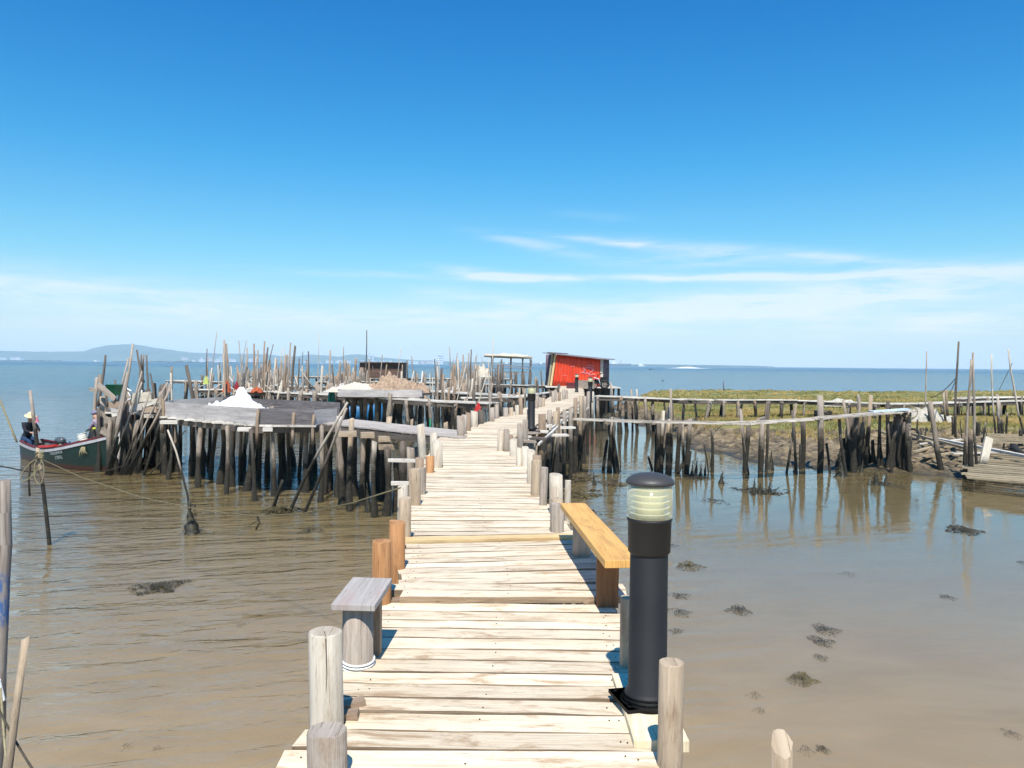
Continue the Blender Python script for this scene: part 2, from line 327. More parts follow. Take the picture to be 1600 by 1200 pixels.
# ================================================================ marsh bank
SHORE = [(16.6, 25.2), (15.2, 25.8), (14.2, 26.6), (12.65, 28.0), (11.7, 28.6), (9.6, 29.0), (8.7, 32.2), (8.2, 36), (8.6, 43.6), (7.6, 50), (7.0, 57), (9.5, 72), (16, 95), (26, 99), (45, 98), (80, 116), (150, 150), (150, 20), (60, 21), (30, 23)]
GRASS = [(9.6, 46), (10.2, 40), (11.5, 37.5), (13.5, 36.2), (16, 37.8), (19, 39), (24, 39.5), (34, 38), (60, 33), (150, 30), (150, 145), (80, 112), (45, 95), (26, 96), (17, 92), (11.5, 72), (9.6, 58)]
def sdist(poly, x, y):
    x = np.asarray(x, float); y = np.asarray(y, float); d = np.full(x.shape, 1e9); ins = np.zeros(x.shape, bool); n = len(poly)
    for i in range(n):
        ax, ay = poly[i]; bx, by = poly[(i+1) % n]; ex, ey = bx-ax, by-ay
        t = np.clip(((x-ax)*ex+(y-ay)*ey)/(ex*ex+ey*ey), 0, 1); d = np.minimum(d, np.hypot(x-ax-t*ex, y-ay-t*ey))
        c = ((ay > y) != (by > y)) & (x < (bx-ax)*(y-ay)/(by-ay+1e-12)+ax); ins ^= c
    return np.where(ins, d, -d)
def nz(x, y, s, o=0.0): return mnoise.noise((x*s+o, y*s-o, o*.7))
def ground_h(x, y, a, g):
    n1 = nz(x, y, .45, 3); n2 = nz(x, y, 1.5, 9); n3 = nz(x, y, 4.2, 1)
    aa = a+n1*.9; gg = g+n1*1.1+n2*.5
    h = -.9+.9*min(max((aa+2.5)/2.5, 0), 1) if aa < 0 else .30*min(aa/5.0, 1)**.8+.06*max(0, min(1, aa))
    s = min(max((gg+.9)/1.3, 0), 1); s = s*s*(3-2*s)
    h = h*(1-s)+(.78+n1*.08+n2*.04)*s if aa > -1 else h
    if aa > 0: h += n3*.09*(1-s*.6)+n2*.08*(1-s)+(abs(nz(x, y, 2.1, 5))*.30-.05)*(1-s)*min(1, aa)
    h += 4*s*(1-s)*n3*.16
    return h
def make_marsh():
    xs = np.concatenate([np.arange(5, 26, .2), np.arange(26, 60, .8), np.arange(60, 151, 5)]); ys = np.concatenate([np.arange(22, 46, .2), np.arange(46, 75, .6), np.arange(75, 152, 2.5)])
    X, Y = np.meshgrid(xs, ys); A = sdist(SHORE, X, Y); Gd = sdist(GRASS, X, Y)
    nx, ny = len(xs), len(ys); v = [(X[j, i], Y[j, i], ground_h(X[j, i], Y[j, i], A[j, i], Gd[j, i])) for j in range(ny) for i in range(nx)]
    f = [(j*nx+i, j*nx+i+1, (j+1)*nx+i+1, (j+1)*nx+i) for j in range(ny-1) for i in range(nx-1)]
    m, t, b = newmat('marsh_mud'); geo = t.nodes.new('ShaderNodeNewGeometry'); P = geo.outputs['Position']; sp = t.nodes.new('ShaderNodeSeparateXYZ'); t.links.new(P, sp.inputs[0])
    a = noise(t, P, 2.2, 6, .7); c = ramp(t, a, [(.36, (.05, .036, .02)), (.49, (.17, .125, .07)), (.62, (.32, .24, .14))])
    wet = t.nodes.new('ShaderNodeMapRange'); wet.inputs[1].default_value = 0.0; wet.inputs[2].default_value = .22; t.links.new(mth(t, 'ADD', sp.outputs[2], mth(t, 'MULTIPLY_ADD', a, .2, -.1)), wet.inputs[0])
    c = mixc(t, wet.outputs[0], (.055, .045, .022), c)
    top = t.nodes.new('ShaderNodeMapRange'); top.inputs[1].default_value = .62; top.inputs[2].default_value = .74; t.links.new(sp.outputs[2], top.inputs[0])
    gr = ramp(t, noise(t, P, .35, 5, .65), [(.38, (.10, .13, .03)), (.52, (.22, .20, .06)), (.66, (.33, .26, .09))]); c = mixc(t, top.outputs[0], c, gr)
    t.links.new(c, b.inputs['Base Color']); rr = t.nodes.new('ShaderNodeMapRange'); t.links.new(wet.outputs[0], rr.inputs[0]); rr.inputs[3].default_value = .35; rr.inputs[4].default_value = .92; t.links.new(rr.outputs[0], b.inputs['Roughness'])
    bm = t.nodes.new('ShaderNodeBump'); bm.inputs['Strength'].default_value = .9; bm.inputs['Distance'].default_value = .12; t.links.new(noise(t, P, 5, 6, .7), bm.inputs['Height']); t.links.new(bm.outputs[0], b.inputs['Normal'])
    me = bpy.data.meshes.new('mud_bank'); me.from_pydata(v, [], f); me.materials.append(m); me.polygons.foreach_set('use_smooth', [True]*len(f)); me.update()
    o = bpy.data.objects.new('mud_bank', me); col.objects.link(o); o['kind'] = 'structure'
    # grass: individual leaning blades in tufts
    rs = np.random.RandomState(3); V = []; F = []; k = 0
    def blades(n, x0, x1, y0, y1, hmin, hmax, wd, nb, edge=-.3):
        nonlocal k
        x = rs.uniform(x0, x1, n); y = rs.uniform(y0, y1, n); A = sdist(SHORE, x, y); Gd = sdist(GRASS, x, y)
        for i in range(n):
            if Gd[i] < edge or A[i] < .3: continue
            cl = nz(x[i], y[i], .5, 21)
            if cl < -.32 and rs.rand() < .8: continue
            z = ground_h(x[i], y[i], A[i], Gd[i])
            if z < .35: continue
            for b_ in range(nb):
                th = rs.uniform(0, 6.28); h = rs.uniform(hmin, hmax)*(1+.6*cl); lean = h*rs.uniform(.15, .8); px = x[i]+rs.uniform(-.09, .09)*wd*30; py = y[i]+rs.uniform(-.09, .09)*wd*30; w_ = wd*rs.uniform(.6, 1.3)
                ex = rs.uniform(-1, 1); V.extend([(px-w_, py, z-.03), (px+w_, py+ex*w_, z-.03), (px+math.cos(th)*lean*.35+w_*.6, py+math.sin(th)*lean*.35, z+h*.6), (px+math.cos(th)*lean*.35-w_*.6, py+math.sin(th)*lean*.35, z+h*.6), (px+math.cos(th)*lean, py+math.sin(th)*lean, z+h)])
                F.append((k, k+1, k+2, k+3)); F.append((k+3, k+2, k+4)); k += 5
    blades(15000, 8.5, 30, 35, 50, .07, .20, .010, 6)
    blades(7000, 9, 55, 46, 72, .07, .18, .022, 6)
    blades(8000, 10, 110, 66, 118, .05, .14, .055, 6)
    blades(900, 9, 26, 33, 42, .08, .2, .014, 6, edge=-2.2)
    m, t, b = newmat('marsh_grass'); geo = t.nodes.new('ShaderNodeNewGeometry')
    pn = noise(t, geo.outputs['Position'], .3, 4, .6); f_ = mth(t, 'MULTIPLY_ADD', geo.outputs['Random Per Island'], .34, mth(t, 'MULTIPLY_ADD', pn, 1.3, -.32), clamp=True)
    t.links.new(ramp(t, f_, [(.22, (.085, .105, .022)), (.42, (.20, .19, .05)), (.60, (.40, .28, .09)), (.85, (.48, .32, .13))]), b.inputs['Base Color']); b.inputs['Roughness'].default_value = .8
    me = bpy.data.meshes.new('marsh_grass'); me.from_pydata(V, [], F); me.materials.append(m); me.update()
    o = bpy.data.objects.new('marsh_grass', me); col.objects.link(o); tag(o, 'yellow green marsh grass covering the low mud bank', 'grass', kind='stuff')
make_marsh()

# ================================================================ main pier
# stations: forward distance, left edge x, right edge x, plank rotation (deg)
ST = [(2.2, -1.0, .60, 0), (3.2, -.97, .62, 0), (3.55, -.93, .60, 0), (3.65, -.84, .58, -.8), (4.1, -.86, .66, -1), (5.33, -.88, .74, 0), (5.4, -.84, .84, 1), (6.1, -.86, .80, 8), (7.0, -.93, .72, 9), (7.6, -1.02, .60, 5),
      (8.9, -1.15, .43, -1), (11.3, -1.32, .30, -1), (14.1, -1.49, .15, -1), (17, -1.56, .03, -2), (18.6, -1.25, .25, -3), (21.6, -.72, .72, -6), (25.7, -.05, 1.45, -9), (31.7, .95, 2.55, -10), (41, 2.15, 3.75, -8), (50, 3.0, 4.55, -5), (62, 3.85, 5.4, -3)]
def stn(y):
    for a, b in zip(ST, ST[1:]):
        if a[0] <= y <= b[0]:
            t = (y-a[0])/(b[0]-a[0]); return [a[i]+(b[i]-a[i])*t for i in (1, 2, 3)]
    return list(ST[-1][1:])
PZ = 2.0
pier = thing('wooden_pier', 'long sunbleached plank pier lined with stub posts running from the foreground to the red shed', 'pier', (0, 3, 0))
rg = random.Random(11)
near = MB(); mid = MB(); farD = MB(); ledge = MB(); near.edge = mid.edge = farD.edge = 1
edgeW = wood('soiled_plank_edge', (.42, .31, .20), (.26, .18, .11), (.08, .055, .035))
nail = []; y = 2.3
while y < 62:
    pitch = rg.uniform(.145, .19) if y < 20 else rg.uniform(.15, .2)
    yc = y+pitch/2; L, Rr, rot = stn(yc)
    step = 0.045 if 5.36 < yc < 60 else 0.0
    if 7.08 < yc < 7.24 and not ledge.v:
        a = Vector((L-.03, yc-.02-.10, PZ+.05)); b = Vector((Rr+.06, yc+.12, PZ+.05)); ledge.board(a, b, .13, .05, n=5, jit=.003, rng=rg, sag=-.0); y += .15; continue
    jl = rg.uniform(-.045, .045); jr = rg.uniform(-.05, .05)
    if 5.33 < yc < 5.52: jl = .09; jr = -.02
    if 5.52 < yc < 5.7: jl = -.03; jr = 0
    th = R(rot+rg.uniform(-.6, .6)); cx = (L+Rr)/2; hw = (Rr-L)/2
    z = PZ+step-.022+rg.uniform(-.0025, .0025)
    a = Vector((L+jl, yc-math.sin(th)*-1*(-(hw))*1.0, z)); b = Vector((Rr+jr, yc+math.sin(th)*hw, z+rg.uniform(-.003, .003)))
    n = 7 if y < 12 else (4 if y < 25 else 2); tgt = near if y < 5.33 else (mid if y < 17 else farD)
    tgt.board(a, b, pitch-(.011 if y < 12 else .014)-rg.uniform(0, .009), .044, n=n, jit=.007 if y < 20 else .003, rng=rg, endjit=.012)
    if y < 9.5:
        for xn in (L+.09, L+.13, Rr-.09, Rr-.12, (L+Rr)/2): nail.append((xn+rg.uniform(-.015, .015), yc+(xn-cx)*math.sin(th)+rg.uniform(-.04, .04), z+.0225+rg.uniform(0, .002)))
    y += pitch
for q, nm in ((near, 'deck'), (mid, 'deck'), (farD, 'deck')): 
    o = q.build(nm, [deckW, edgeW], pier)
q = MB()
for p_ in nail:
    if rg.random() < .7: q.lathe([(.0042, 0), (.004, .0025)], p_, 6)
q.build('nail_heads', plain('rusty_iron', (.10, .05, .03), rough=.8), pier)['kind'] = 'stuff'
smooth_edges(ledge.build('ledge_board', ledgeW, pier))['label'] = 'yellow pine board across the deck'
# small debris of broken board ends at the sides of the step
for (x0, y0, x1, y1) in ((-.86, 5.42, -.62, 5.44), (.50, 5.40, .62, 5.47), (-.9, 5.62, -.8, 5.66), (-.80, 3.74, -.70, 3.78), (-.83, 3.62, -.7, 3.63)): 
    q = MB(); q.board((x0, y0, PZ-.01), (x1, y1, PZ+.005), .07, .05, n=2, jit=.006); q.build('broken_board_end', brownW, pier)
# stringers and cross beams under the deck
def beam(p0, p1, w_=.09, h_=.14, par=pier, mat=darkW, nm='beam'):
    q = MB(); q.board(p0, p1, w_, h_, n=3, jit=.005); return q.build(nm, mat, par)
pts = [s for s in ST if s[0] not in (3.55, 3.65, 5.33, 6.1)]
for s0, s1 in zip(pts, pts[1:]):
    for side in (0, 1):
        i0 = (s0[1]+.14) if side == 0 else (s0[2]-.14); i1 = (s1[1]+.14) if side == 0 else (s1[2]-.14)
        beam((i0, s0[0], PZ-.12), (i1, s1[0], PZ-.12))
# posts: px, py of the foot at deck level, py of the head, half width px, material, lean
POSTS = [  # left row
    (509, None, 1142, 31, greyW, 3.1, 0), (505, 1135, 988, 26, paleW, 0, 0), (596, 942, 846, 15.5, orangeW, 0, 0), (621, 897, 818, 12, orangeW, 0, 0), (618, 885, 815, 9, orangeW, 0, 0), (633, 850, 779, 10, tanW, 0, 0), (629, 815, 760, 8, paleW, 0, 0),
    (647, 795, 733, 9.5, tanW, 0, 0), (660, 778, 732, 6.5, greyW, 0, 0), (673, 743, 713, 6.5, orangeW, 0, 0), (656, 740, 716, 7, brownW, 0, 0), (682, 735, 690, 8, paleW, 0, 0), (677, 722, 676, 6, paleW, 0, 0), (661, 705, 664, 6, paleW, 0, -.12),
    (641, 727, 700, 6, pileW, 0, 0), (719, 686, 650, 6, greyW, 0, 0), (726, 681, 648, 4.5, greyW, 0, 0), (732, 676, 645, 4, brownW, 0, 0), (741, 670, 643, 5.5, paleW, 0, 0), (753, 664, 641, 4.5, darkW, 0, -.06), (768, 661, 637, 4, greyW, 0, 0), (776, 656, 632, 3.5, greyW, 0, 0), (790, 653, 637, 4, greyW, 0, 0), (799, 652, 637, 3.5, tanW, 0, 0), (807, 651, 633, 3.2, paleW, 0, 0), (813, 650, 620, 3.2, brownW, 0, -.03),
    (838, 640, 619, 3, greyW, 0, 0), (844, 638, 621, 3, greyW, 0, 0), (849, 637, 622, 2.8, tanW, 0, 0), (864, 630, 611, 2.4, greyW, 0, 0), (868, 629, 609, 2.2, greyW, 0, 0), (874, 628, 613, 2.6, brownW, 0, 0), (880, 626, 609, 2.2, greyW, 0, 0), (885, 625, 610, 2.4, greyW, 0, 0),
    # right row
    (1047, 1196, 1036, 20, tanW, 0, 0), (978, 1040, 934, 11, tanW, 0, 0), (870, 838, 788, 11, greyW, 0, 0), (869, 826, 780, 9.5, tanW, 0, 0), (867, 808, 742, 10.5, paleW, 0, 0), (888, 800, 751, 4.8, paleW, 0, 0), (851, 795, 731, 6, greyW, 0, 0), (838, 780, 720, 8, tanW, 0, 0), (838, 770, 711, 6.5, brownW, 0, 0), (829, 760, 704, 6.5, paleW, 0, 0),
    (820, 733, 699, 5.5, paleW, 0, 0), (811, 732, 700, 5.5, paleW, 0, 0), (801, 716, 687, 6, paleW, 0, 0), (798, 707, 680, 4, brownW, 0, 0), (783, 708, 672, 5, paleW, 0, 0), (791, 709, 671, 5, greyW, 0, 0), (813, 688, 662, 5.2, greyW, 0, 0), (821, 683, 656, 4.4, greyW, 0, 0), (826, 672, 640, 3, greyW, 0, 0),
    (847, 668, 647, 6, brownW, 0, 0), (858, 662, 641, 3.5, greyW, 0, 0), (867, 664, 643, 4, tanW, 0, 0), (871, 662, 637, 3, brownW, 0, 0), (882, 657, 640, 3, greyW, 0, 0), (892, 654, 637, 3.2, greyW, 0, 0), (899, 648, 622, 3.2, brownW, 0, 0), (907, 646, 618, 3, tanW, 0, 0), (913, 640, 619, 3, greyW, 0, 0), (919, 634, 612, 2.5, greyW, 0, 0), (926, 627, 612, 2.2, paleW, 0, 0)]
PL = {('t', 0): 'blunt grey brown post head at the bottom edge', ('t', 1): 'pale whitewashed log post with a long crack'}
for k, (px, pyf, pyt, hw, mt, D, lean) in enumerate(POSTS):
    if pyf is None: foot = W(px, pyt, D); foot.z = PZ
    else: foot = G(px, pyf, PZ)
    D = foot.y; r = hw*D/FPX; top = W(px, pyt, D).z
    q = MB(); lo = Vector((foot.x-lean*2.5, D+.02, -1.1)); hi = Vector((foot.x+lean*.4, D, top)); kk = PZ
    sq = mt is orangeW and hw < 13
    seg = 14 if D < 12 else 8
    n = 9; P_ = []; R_ = []
    bn = rg.uniform(-.02, .02)
    for i in range(n+1):
        t = i/n; p = lo.lerp(hi, t); p.x += bn*math.sin(t*9); P_.append(p); R_.append(r*(1.12-.12*t)*(1+rg.uniform(-.015, .015)))
    if D < 10: P_.append(P_[-1]+Vector((0, 0, .006))); R_.append(r*.93)
    q.tube(P_, R_, seg, (.024 if k != 1 else .04) if D < 10 else .06, rng=rg, slant=0 if D < 6 else rg.uniform(0, .35))
    o = q.build('post', mt, pier)
    if k == 1:
        o['label'] = 'pale whitewashed log post with a long crack'; q = MB(); q.tube([(foot.x+.028, D-.073, top-.002), (foot.x+.03, D-.073, top-.08), (foot.x+.033, D-.072, top-.16), (foot.x+.03, D-.073, top-.24)], [.003, .0028, .0022, .0008], 5, .3); q.tube([(foot.x+.005, D-.01, top+.008), (foot.x+.028, D-.073, top+.007)], .0015, 4, 0); q.build('crack', darkW, pier)
    if mt is orangeW: o['label'] = 'orange brown round post'
# extra soaked support piles under the right edge between the two bends, and under the rest
for yy in np.arange(19.5, 33, .62):
    L, Rr, _ = stn(yy); x = Rr+rg.uniform(-.05, .14); q = MB(); q.log((x+rg.uniform(-.12, .12), yy, -1), (x, yy, PZ+rg.uniform(-.25, .0)), rg.uniform(.07, .11), n=4, bend=.015, rng=rg); q.build('pile', pileW, pier)
for yy in list(np.arange(6.5, 19, 1.7)):
    L, Rr, _ = stn(yy)
    for x in (L+.16, Rr-.16): q = MB(); q.log((x, yy, -1), (x, yy, PZ-.06), .07, n=3, bend=.01, rng=rg); q.build('pile', pileW, pier)
for yy in list(np.arange(34, 61, 2.6)):
    L, Rr, _ = stn(yy)
    for x in (L+.1, Rr-.1): q = MB(); q.log((x, yy, -1), (x, yy, PZ-.06), .09, n=2, bend=.01, rng=rg, seg=6); q.build('pile', pileW, pier)
# the light's pine mounting board, and boards nailed along the right-hand edge of the bend
q = MB(); q.board((.66, 3.36, PZ+.006), (.66, 4.1, PZ+.006), .24, .055, n=3, jit=.002); smooth_edges(q.build('mounting_board', wood('pine_mount', (.86, .76, .56), (.76, .64, .42), (.5, .38, .2), var=.05, stain=(.5, .3, .1), stain_amt=.3), pier))
for (x0, y0, z0, x1, y1, z1, w_) in ((.62, 18.2, 1.80, 1.25, 21.3, 1.97, .05), (1.0, 20.4, 1.98, 1.9, 25.4, 2.02, .05), (.95, 20.2, 1.84, 1.45, 20.3, 1.84, .3), (1.35, 22.4, 1.86, 1.8, 22.5, 1.86, .26), (-1.95, 12.4, 2.12, -1.3, 12.5, 2.10, .07), (-1.85, 12.1, 1.80, -1.3, 12.15, 1.8, .10)):
    q = MB(); q.board((x0, y0, z0), (x1, y1, z1), w_, .05, n=3, jit=.01); q.build('edge_board', farW, pier)

# ragged board ends and driftwood jammed along the outer edge of the bend
rb = random.Random(17)
for yy in np.arange(17.6, 34, .42):
    L, Rr, _ = stn(yy); q = MB(); e = rb.uniform(.2, .6); q.board((Rr-.3, yy, 1.93+rb.uniform(-.04, .05)), (Rr+e, yy+rb.uniform(-.15, .15), 1.93+rb.uniform(-.06, .08)), rb.uniform(.12, .34), .045, n=2, jit=.012, rng=rb, endjit=.03); q.build('edge_board', rb.choice((farW, greyW, farW, darkW)), pier)
for yy in np.arange(12, 30, 1.3):
    L, Rr, _ = stn(yy); q = MB(); q.board((Rr-.05, yy-.7, 1.80), (Rr+.02, yy+.8, 1.80), .06, .26, n=2, jit=.01, rng=rb); q.build('fascia_board', darkW, pier)
# weed and mud shoal along the right foot of the pier
q = MB(); rw = random.Random(23)
for k in range(9000):
    yy = rw.uniform(9.5, 26); L, Rr, _ = stn(yy); wdt = 1.5*(.5+.5*math.sin(yy*.8+1))+.7+.4*nz(yy, 0, .9); xx = Rr+rw.uniform(-.3, 1)*wdt
    if nz(xx, yy, 1.6, 4)+.25 < (xx-Rr)/wdt*.55: continue
    l = rw.uniform(.03, .13); th = rw.uniform(0, 3.14); z = rw.uniform(-.02, .07)*(1-max(0, (xx-Rr)/wdt)*.7); dx = math.cos(th)*l; dy = math.sin(th)*l; up = rw.uniform(-.2, .8)*l*.5; b = len(q.v); c = Vector((xx, yy, z))
    q.v += [c+Vector((-dx, -dy, -.01)), c+Vector((-dy*.35, dx*.35, .012)), c+Vector((dx, dy, up)), c+Vector((dy*.35, -dx*.35, .02))]; q.face((b, b+1, b+2, b+3), ((0, 0),)*4)
tag(q.build('seaweed_bed', plain('seaweed_bed', (.15, .11, .05), rough=.55, var=.4, nscale=7, c2=(.025, .022, .014))), 'dark seaweed bed along the right foot of the pier', 'seaweed', kind='stuff')

# isolated broken post at lower right
q = MB(); b_ = W(1221, 1162, 3.0); q.log((b_.x-.02, 3.02, -1), (b_.x, 3.0, b_.z), .043, .040, seg=12, n=8, bend=.006, jit=.1, slant=1.0)
o = q.build('broken_post', tanW); tag(o, 'splintered post head poking up at the bottom edge right of the pier', 'post')

# ================================================================ bollard lights
def lens_mat():
    m, t, b = newmat('lamp_lens'); b.inputs['Base Color'].default_value = (.86, .82, .52, 1); b.inputs['Roughness'].default_value = .12; b.inputs['Alpha'].default_value = .30; b.inputs['IOR'].default_value = 1.45
    return m
lensM = lens_mat(); louvM = plain('pale_louvre', (.88, .84, .60), rough=.35, var=.05); coreM = plain('lamp_core', (.62, .57, .36), rough=.5, var=.15, nscale=14)
def make_light(loc, label):
    t = thing('bollard_light', label, 'bollard light', loc, 'black bollard lights along the pier'); x, y, z = loc; c = loc
    q = MB(); r = .135                                                      # square flange with rounded lugs
    th = R(14); q.board((x-.03-math.cos(th)*.115, y+.02-math.sin(th)*.115, z+.010), (x-.03+math.cos(th)*.115, y+.02+math.sin(th)*.115, z+.010), .25, .018)
    q.lathe([(.128, .0), (.128, .028), (.120, .036), (.118, .046), (.112, .05)], c, 40)
    for a in range(4): q.lathe([(.011, .019), (.011, .028), (.006, .031)], (x-.03+.13*math.cos(th+R(45+90*a)), y+.02+.13*math.sin(th+R(45+90*a)), z), 8); q.build('base_plate', metalM, t, origin=c)
    q = MB(); q.lathe([(.106, .04), (.106, .058), (.098, .064), (.098, .074), (.092, .082), (.0895, .735), (.088, .74)], c, 40); q.build('column', metalM, t, origin=c)
    q = MB(); q.lathe([(.0895, .738), (.100, .752), (.103, .90), (.107, .905), (.107, .915), (.10, .918)], c, 40); q.build('collar', metalM, t, origin=c)
    q = MB(); q.lathe([(.068, .918), (.066, 1.08)], c, 32); q.build('lamp_core', coreM, t, origin=c)
    for k in range(5):
        zz = .93+k*.030; q = MB(); q.lathe([(.066, zz), (.094, zz+.012), (.0945, zz+.0145), (.066, zz+.0055)], c, 40); q.build('louvre', louvM, t, origin=c)
    q = MB(); q.lathe([(.106, .919), (.1085, .93), (.1085, 1.082)], c, 40); q.build('lens', lensM, t, origin=c)
    q = MB(); q.lathe([(.107, 1.080), (.1145, 1.083), (.1155, 1.094), (.113, 1.100), (.104, 1.110), (.085, 1.121), (.055, 1.131), (.02, 1.136), (.001, 1.137)], c, 44); q.build('cap', capM, t, origin=c)
    return t
g = G(1011, 1098, PZ+.034); L1 = make_light((g.x, g.y, PZ+.034), 'large black bollard light beside the yellow bench in the foreground'); L1.scale = (1, 1, .975)
def copy_thing(o, loc, label):
    c = o.copy(); col.objects.link(c); c.location = loc; c['label'] = label
    for ch in o.children:
        d = ch.copy(); col.objects.link(d); d.parent = c
    return c
g = G(830, 672, PZ+.02); copy_thing(L1, (g.x, g.y, PZ+.03), 'black bollard light at the bend of the pier, second along')
g = G(922, 629, PZ+.02); copy_thing(L1, (g.x, g.y, PZ+.03), 'bollard light in front of the right end of the red shed')
g = G(901, 613.5, PZ+.02); copy_thing(L1, (g.x, g.y, PZ+.03), 'bollard light nearest the red shed, in front of its middle')

# ================================================================ bench, plank stool
t = thing('bench', 'yellow single plank bench on two timber legs at the right edge of the pier', 'bench', (.7, 5.9, PZ))
q = MB(); a = Vector((.712, 4.98, PZ+.385)); b = Vector((.555, 7.05, PZ+.385)); q.board(a, b, .225, .05, n=6, jit=.0012); smooth_edges(q.build('seat', yellowW, t), .003)
q = MB(); q.board((.665, 5.36, PZ), (.665, 5.36, PZ+.359), .145, .10, up=(0, -1, 0), n=3, jit=.002); smooth_edges(q.build('leg', benchLegW, t), .004)
q = MB(); q.tube([(.60, 6.62, PZ-.02), (.60, 6.62, PZ+.359)], [.075, .072], 12, .03); q.build('leg', greyW, t)['label'] = 'rear leg made from a grey round log'
t = thing('plank_stool', 'small grey plank seat nailed on a round post tied with white rope at left', 'stool', (-.83, 4.3, 1.4))
q = MB(); q.tube([(-.83, 4.27, -1), (-.83, 4.27, 1.2), (-.83, 4.27, PZ+.33)], [.09, .086, .082], 20, .02); q.build('post', greyW, t, origin=(-.83, 4.27, 1.0))
q = MB(); q.board((-.775, 4.42, -1), (-.775, 4.42, PZ+.33), .09, .07, up=(0, -1, 0), n=6, jit=.004); q.build('support_board', brownW, t, origin=(-.73, 4.42, 1.0))
q = MB(); a = G(560, 947, PZ+.35); q.board((-.835, 4.15, PZ+.348), (-.81, 4.60, PZ+.372), .235, .035, up=(0, 0, 1), n=5, jit=.0015, endjit=.006); smooth_edges(q.build('seat', capW, t), .003)
q = MB()
for k in range(3):
    pts = [(-.83+.089*math.cos(th), 4.27+.089*math.sin(th), PZ-.0+k*.017+.012*math.cos(th-2)) for th in np.linspace(0, 2*math.pi, 25)]; q.tube(pts, .0065, 6, 0, cap=False)
q.build('rope_ring', ropeWM, t)

# ================================================================ jetties
def jetty(name, label, path, width=.9, spacing=2.2, mat=farW, r=.08, seed=1, lengthwise=True, boards=4, pairs=True, above=.25, pmat=pileW, cat='jetty', group=None, depth=-.9, lean=.06, thick=.05, both=1.0, beams=True, stringers=True):
    rr = random.Random(seed); path = [Vector(p) for p in path]; base = path[0].copy(); base.z = 0
    t = thing(name, label, cat, base, group)
    dk = MB(); cum = [0]
    for a, b in zip(path, path[1:]): cum.append(cum[-1]+(b-a).length)
    def at(s):
        for i in range(len(path)-1):
            if s <= cum[i+1] or i == len(path)-2:
                u = (s-cum[i])/(cum[i+1]-cum[i]); return path[i].lerp(path[i+1], u), (path[i+1]-path[i]).normalized()
    L = cum[-1]
    if lengthwise:
        bw = width/boards
        for k in range(boards):
            off = (k+.5)*bw-width/2; s = -rr.uniform(0, 1.2)
            while s < L:
                ln = rr.uniform(2.2, 3.8); s0 = max(s, 0); s1 = min(s+ln, L+rr.uniform(0, .3))
                if s1-s0 > .3:
                    p0, d0 = at(s0); p1, d1 = at(min(s1, L)); sd_ = Vector((-d0.y, d0.x, 0)).normalized(); o_ = off+rr.uniform(-.04, .04)
                    dk.board(p0+sd_*o_+Vector((0, 0, rr.uniform(-.01, .03))), p1+sd_*(o_+rr.uniform(-.05, .05))+Vector((0, 0, rr.uniform(-.01, .03))), bw*rr.uniform(.78, 1.0), thick, n=2, jit=.008, rng=rr, endjit=.03)
                s += ln+rr.uniform(-.1, .04)
    else:
        s = 0
        while s < L:
            p0, d0 = at(s); sd_ = Vector((-d0.y, d0.x, 0)).normalized(); w_ = rr.uniform(.13, .2)
            j0 = rr.uniform(-.1, .08); j1 = rr.uniform(-.1, .08); rz = rr.uniform(-.02, .02)
            dk.board(p0+sd_*(width/2+j0)+d0*rz+Vector((0, 0, rr.uniform(-.01, .015))), p0-sd_*(width/2+j1)-d0*rz+Vector((0, 0, rr.uniform(-.01, .015))), w_-.012, thick, n=2, jit=.006, rng=rr, endjit=.01); s += w_
    dk.build('deck', mat, t)
    if stringers:
        for sg in (-1, 1):
            q = MB()
            for i in range(len(path)-1):
                d0 = (path[i+1]-path[i]).normalized(); o_ = Vector((-d0.y, d0.x, 0)).normalized()*sg*(width/2-.1)-Vector((0, 0, .13)); q.board(path[i]+o_, path[i+1]+o_, .08, .15, n=4, jit=.015, rng=rr)
            q.build('stringer', darkW, t)
    s = spacing*rr.uniform(.1, .5); nP = 0
    while s < L and nP < 98:
        p, d = at(s); sd_ = Vector((-d.y, d.x, 0)).normalized()
        for sg in ((1, -1) if pairs and rr.random() < both else (rr.choice((1, -1)),)):
            q = MB(); r_ = r*rr.uniform(.65, 1.25); h = rr.uniform(-.06, above) if rr.random() < .7 else rr.uniform(0, above*2.2)
            top = p+sd_*sg*(width/2+r_*.6)+Vector((0, 0, h)); bot = Vector((top.x+rr.uniform(-lean, lean)*3, top.y+rr.uniform(-lean, lean)*2, depth))
            q.pile(bot, top, r_, rng=rr, seg=7); q.build('pile', pmat if rr.random() < .6 else (darkW if rr.random() < .5 else brownW), t); nP += 1
        if beams and rr.random() < .8:
            q = MB(); q.board(p+sd_*(width/2+.18)-Vector((0, 0, thick+.05)), p-sd_*(width/2+.18)-Vector((0, 0, thick+.05)), .09, .1, n=2, jit=.006, rng=rr); q.build('cross_beam', greyW, t)
        s += spacing*rr.uniform(.7, 1.3)
    return t
def pole(name, label, p0, p1, r, mat=greyW, group=None, cat='pole', seg=6, n=5, bend=.02, rt=None, rng=rnd):
    q = MB(); q.log(p0, p1, r, rt if rt is not None else r*.6, seg=seg, n=n, bend=bend, rng=rng, slant=.4); o = q.build(name, mat); return tag(o, label, cat, group)
def up_pole(px0, py0, px1, py1, D, r, **k):     # stands at distance D; foot goes on down to the water bed
    a = W(px0, py0, D); b = W(px1, py1, D+rnd.uniform(-.2, .2)); d = (a-b).normalized(); f = a+d*((a.z+.8)/max(-d.z, .2)); 
    if k.pop('to_bed', True): a = f
    return a, b

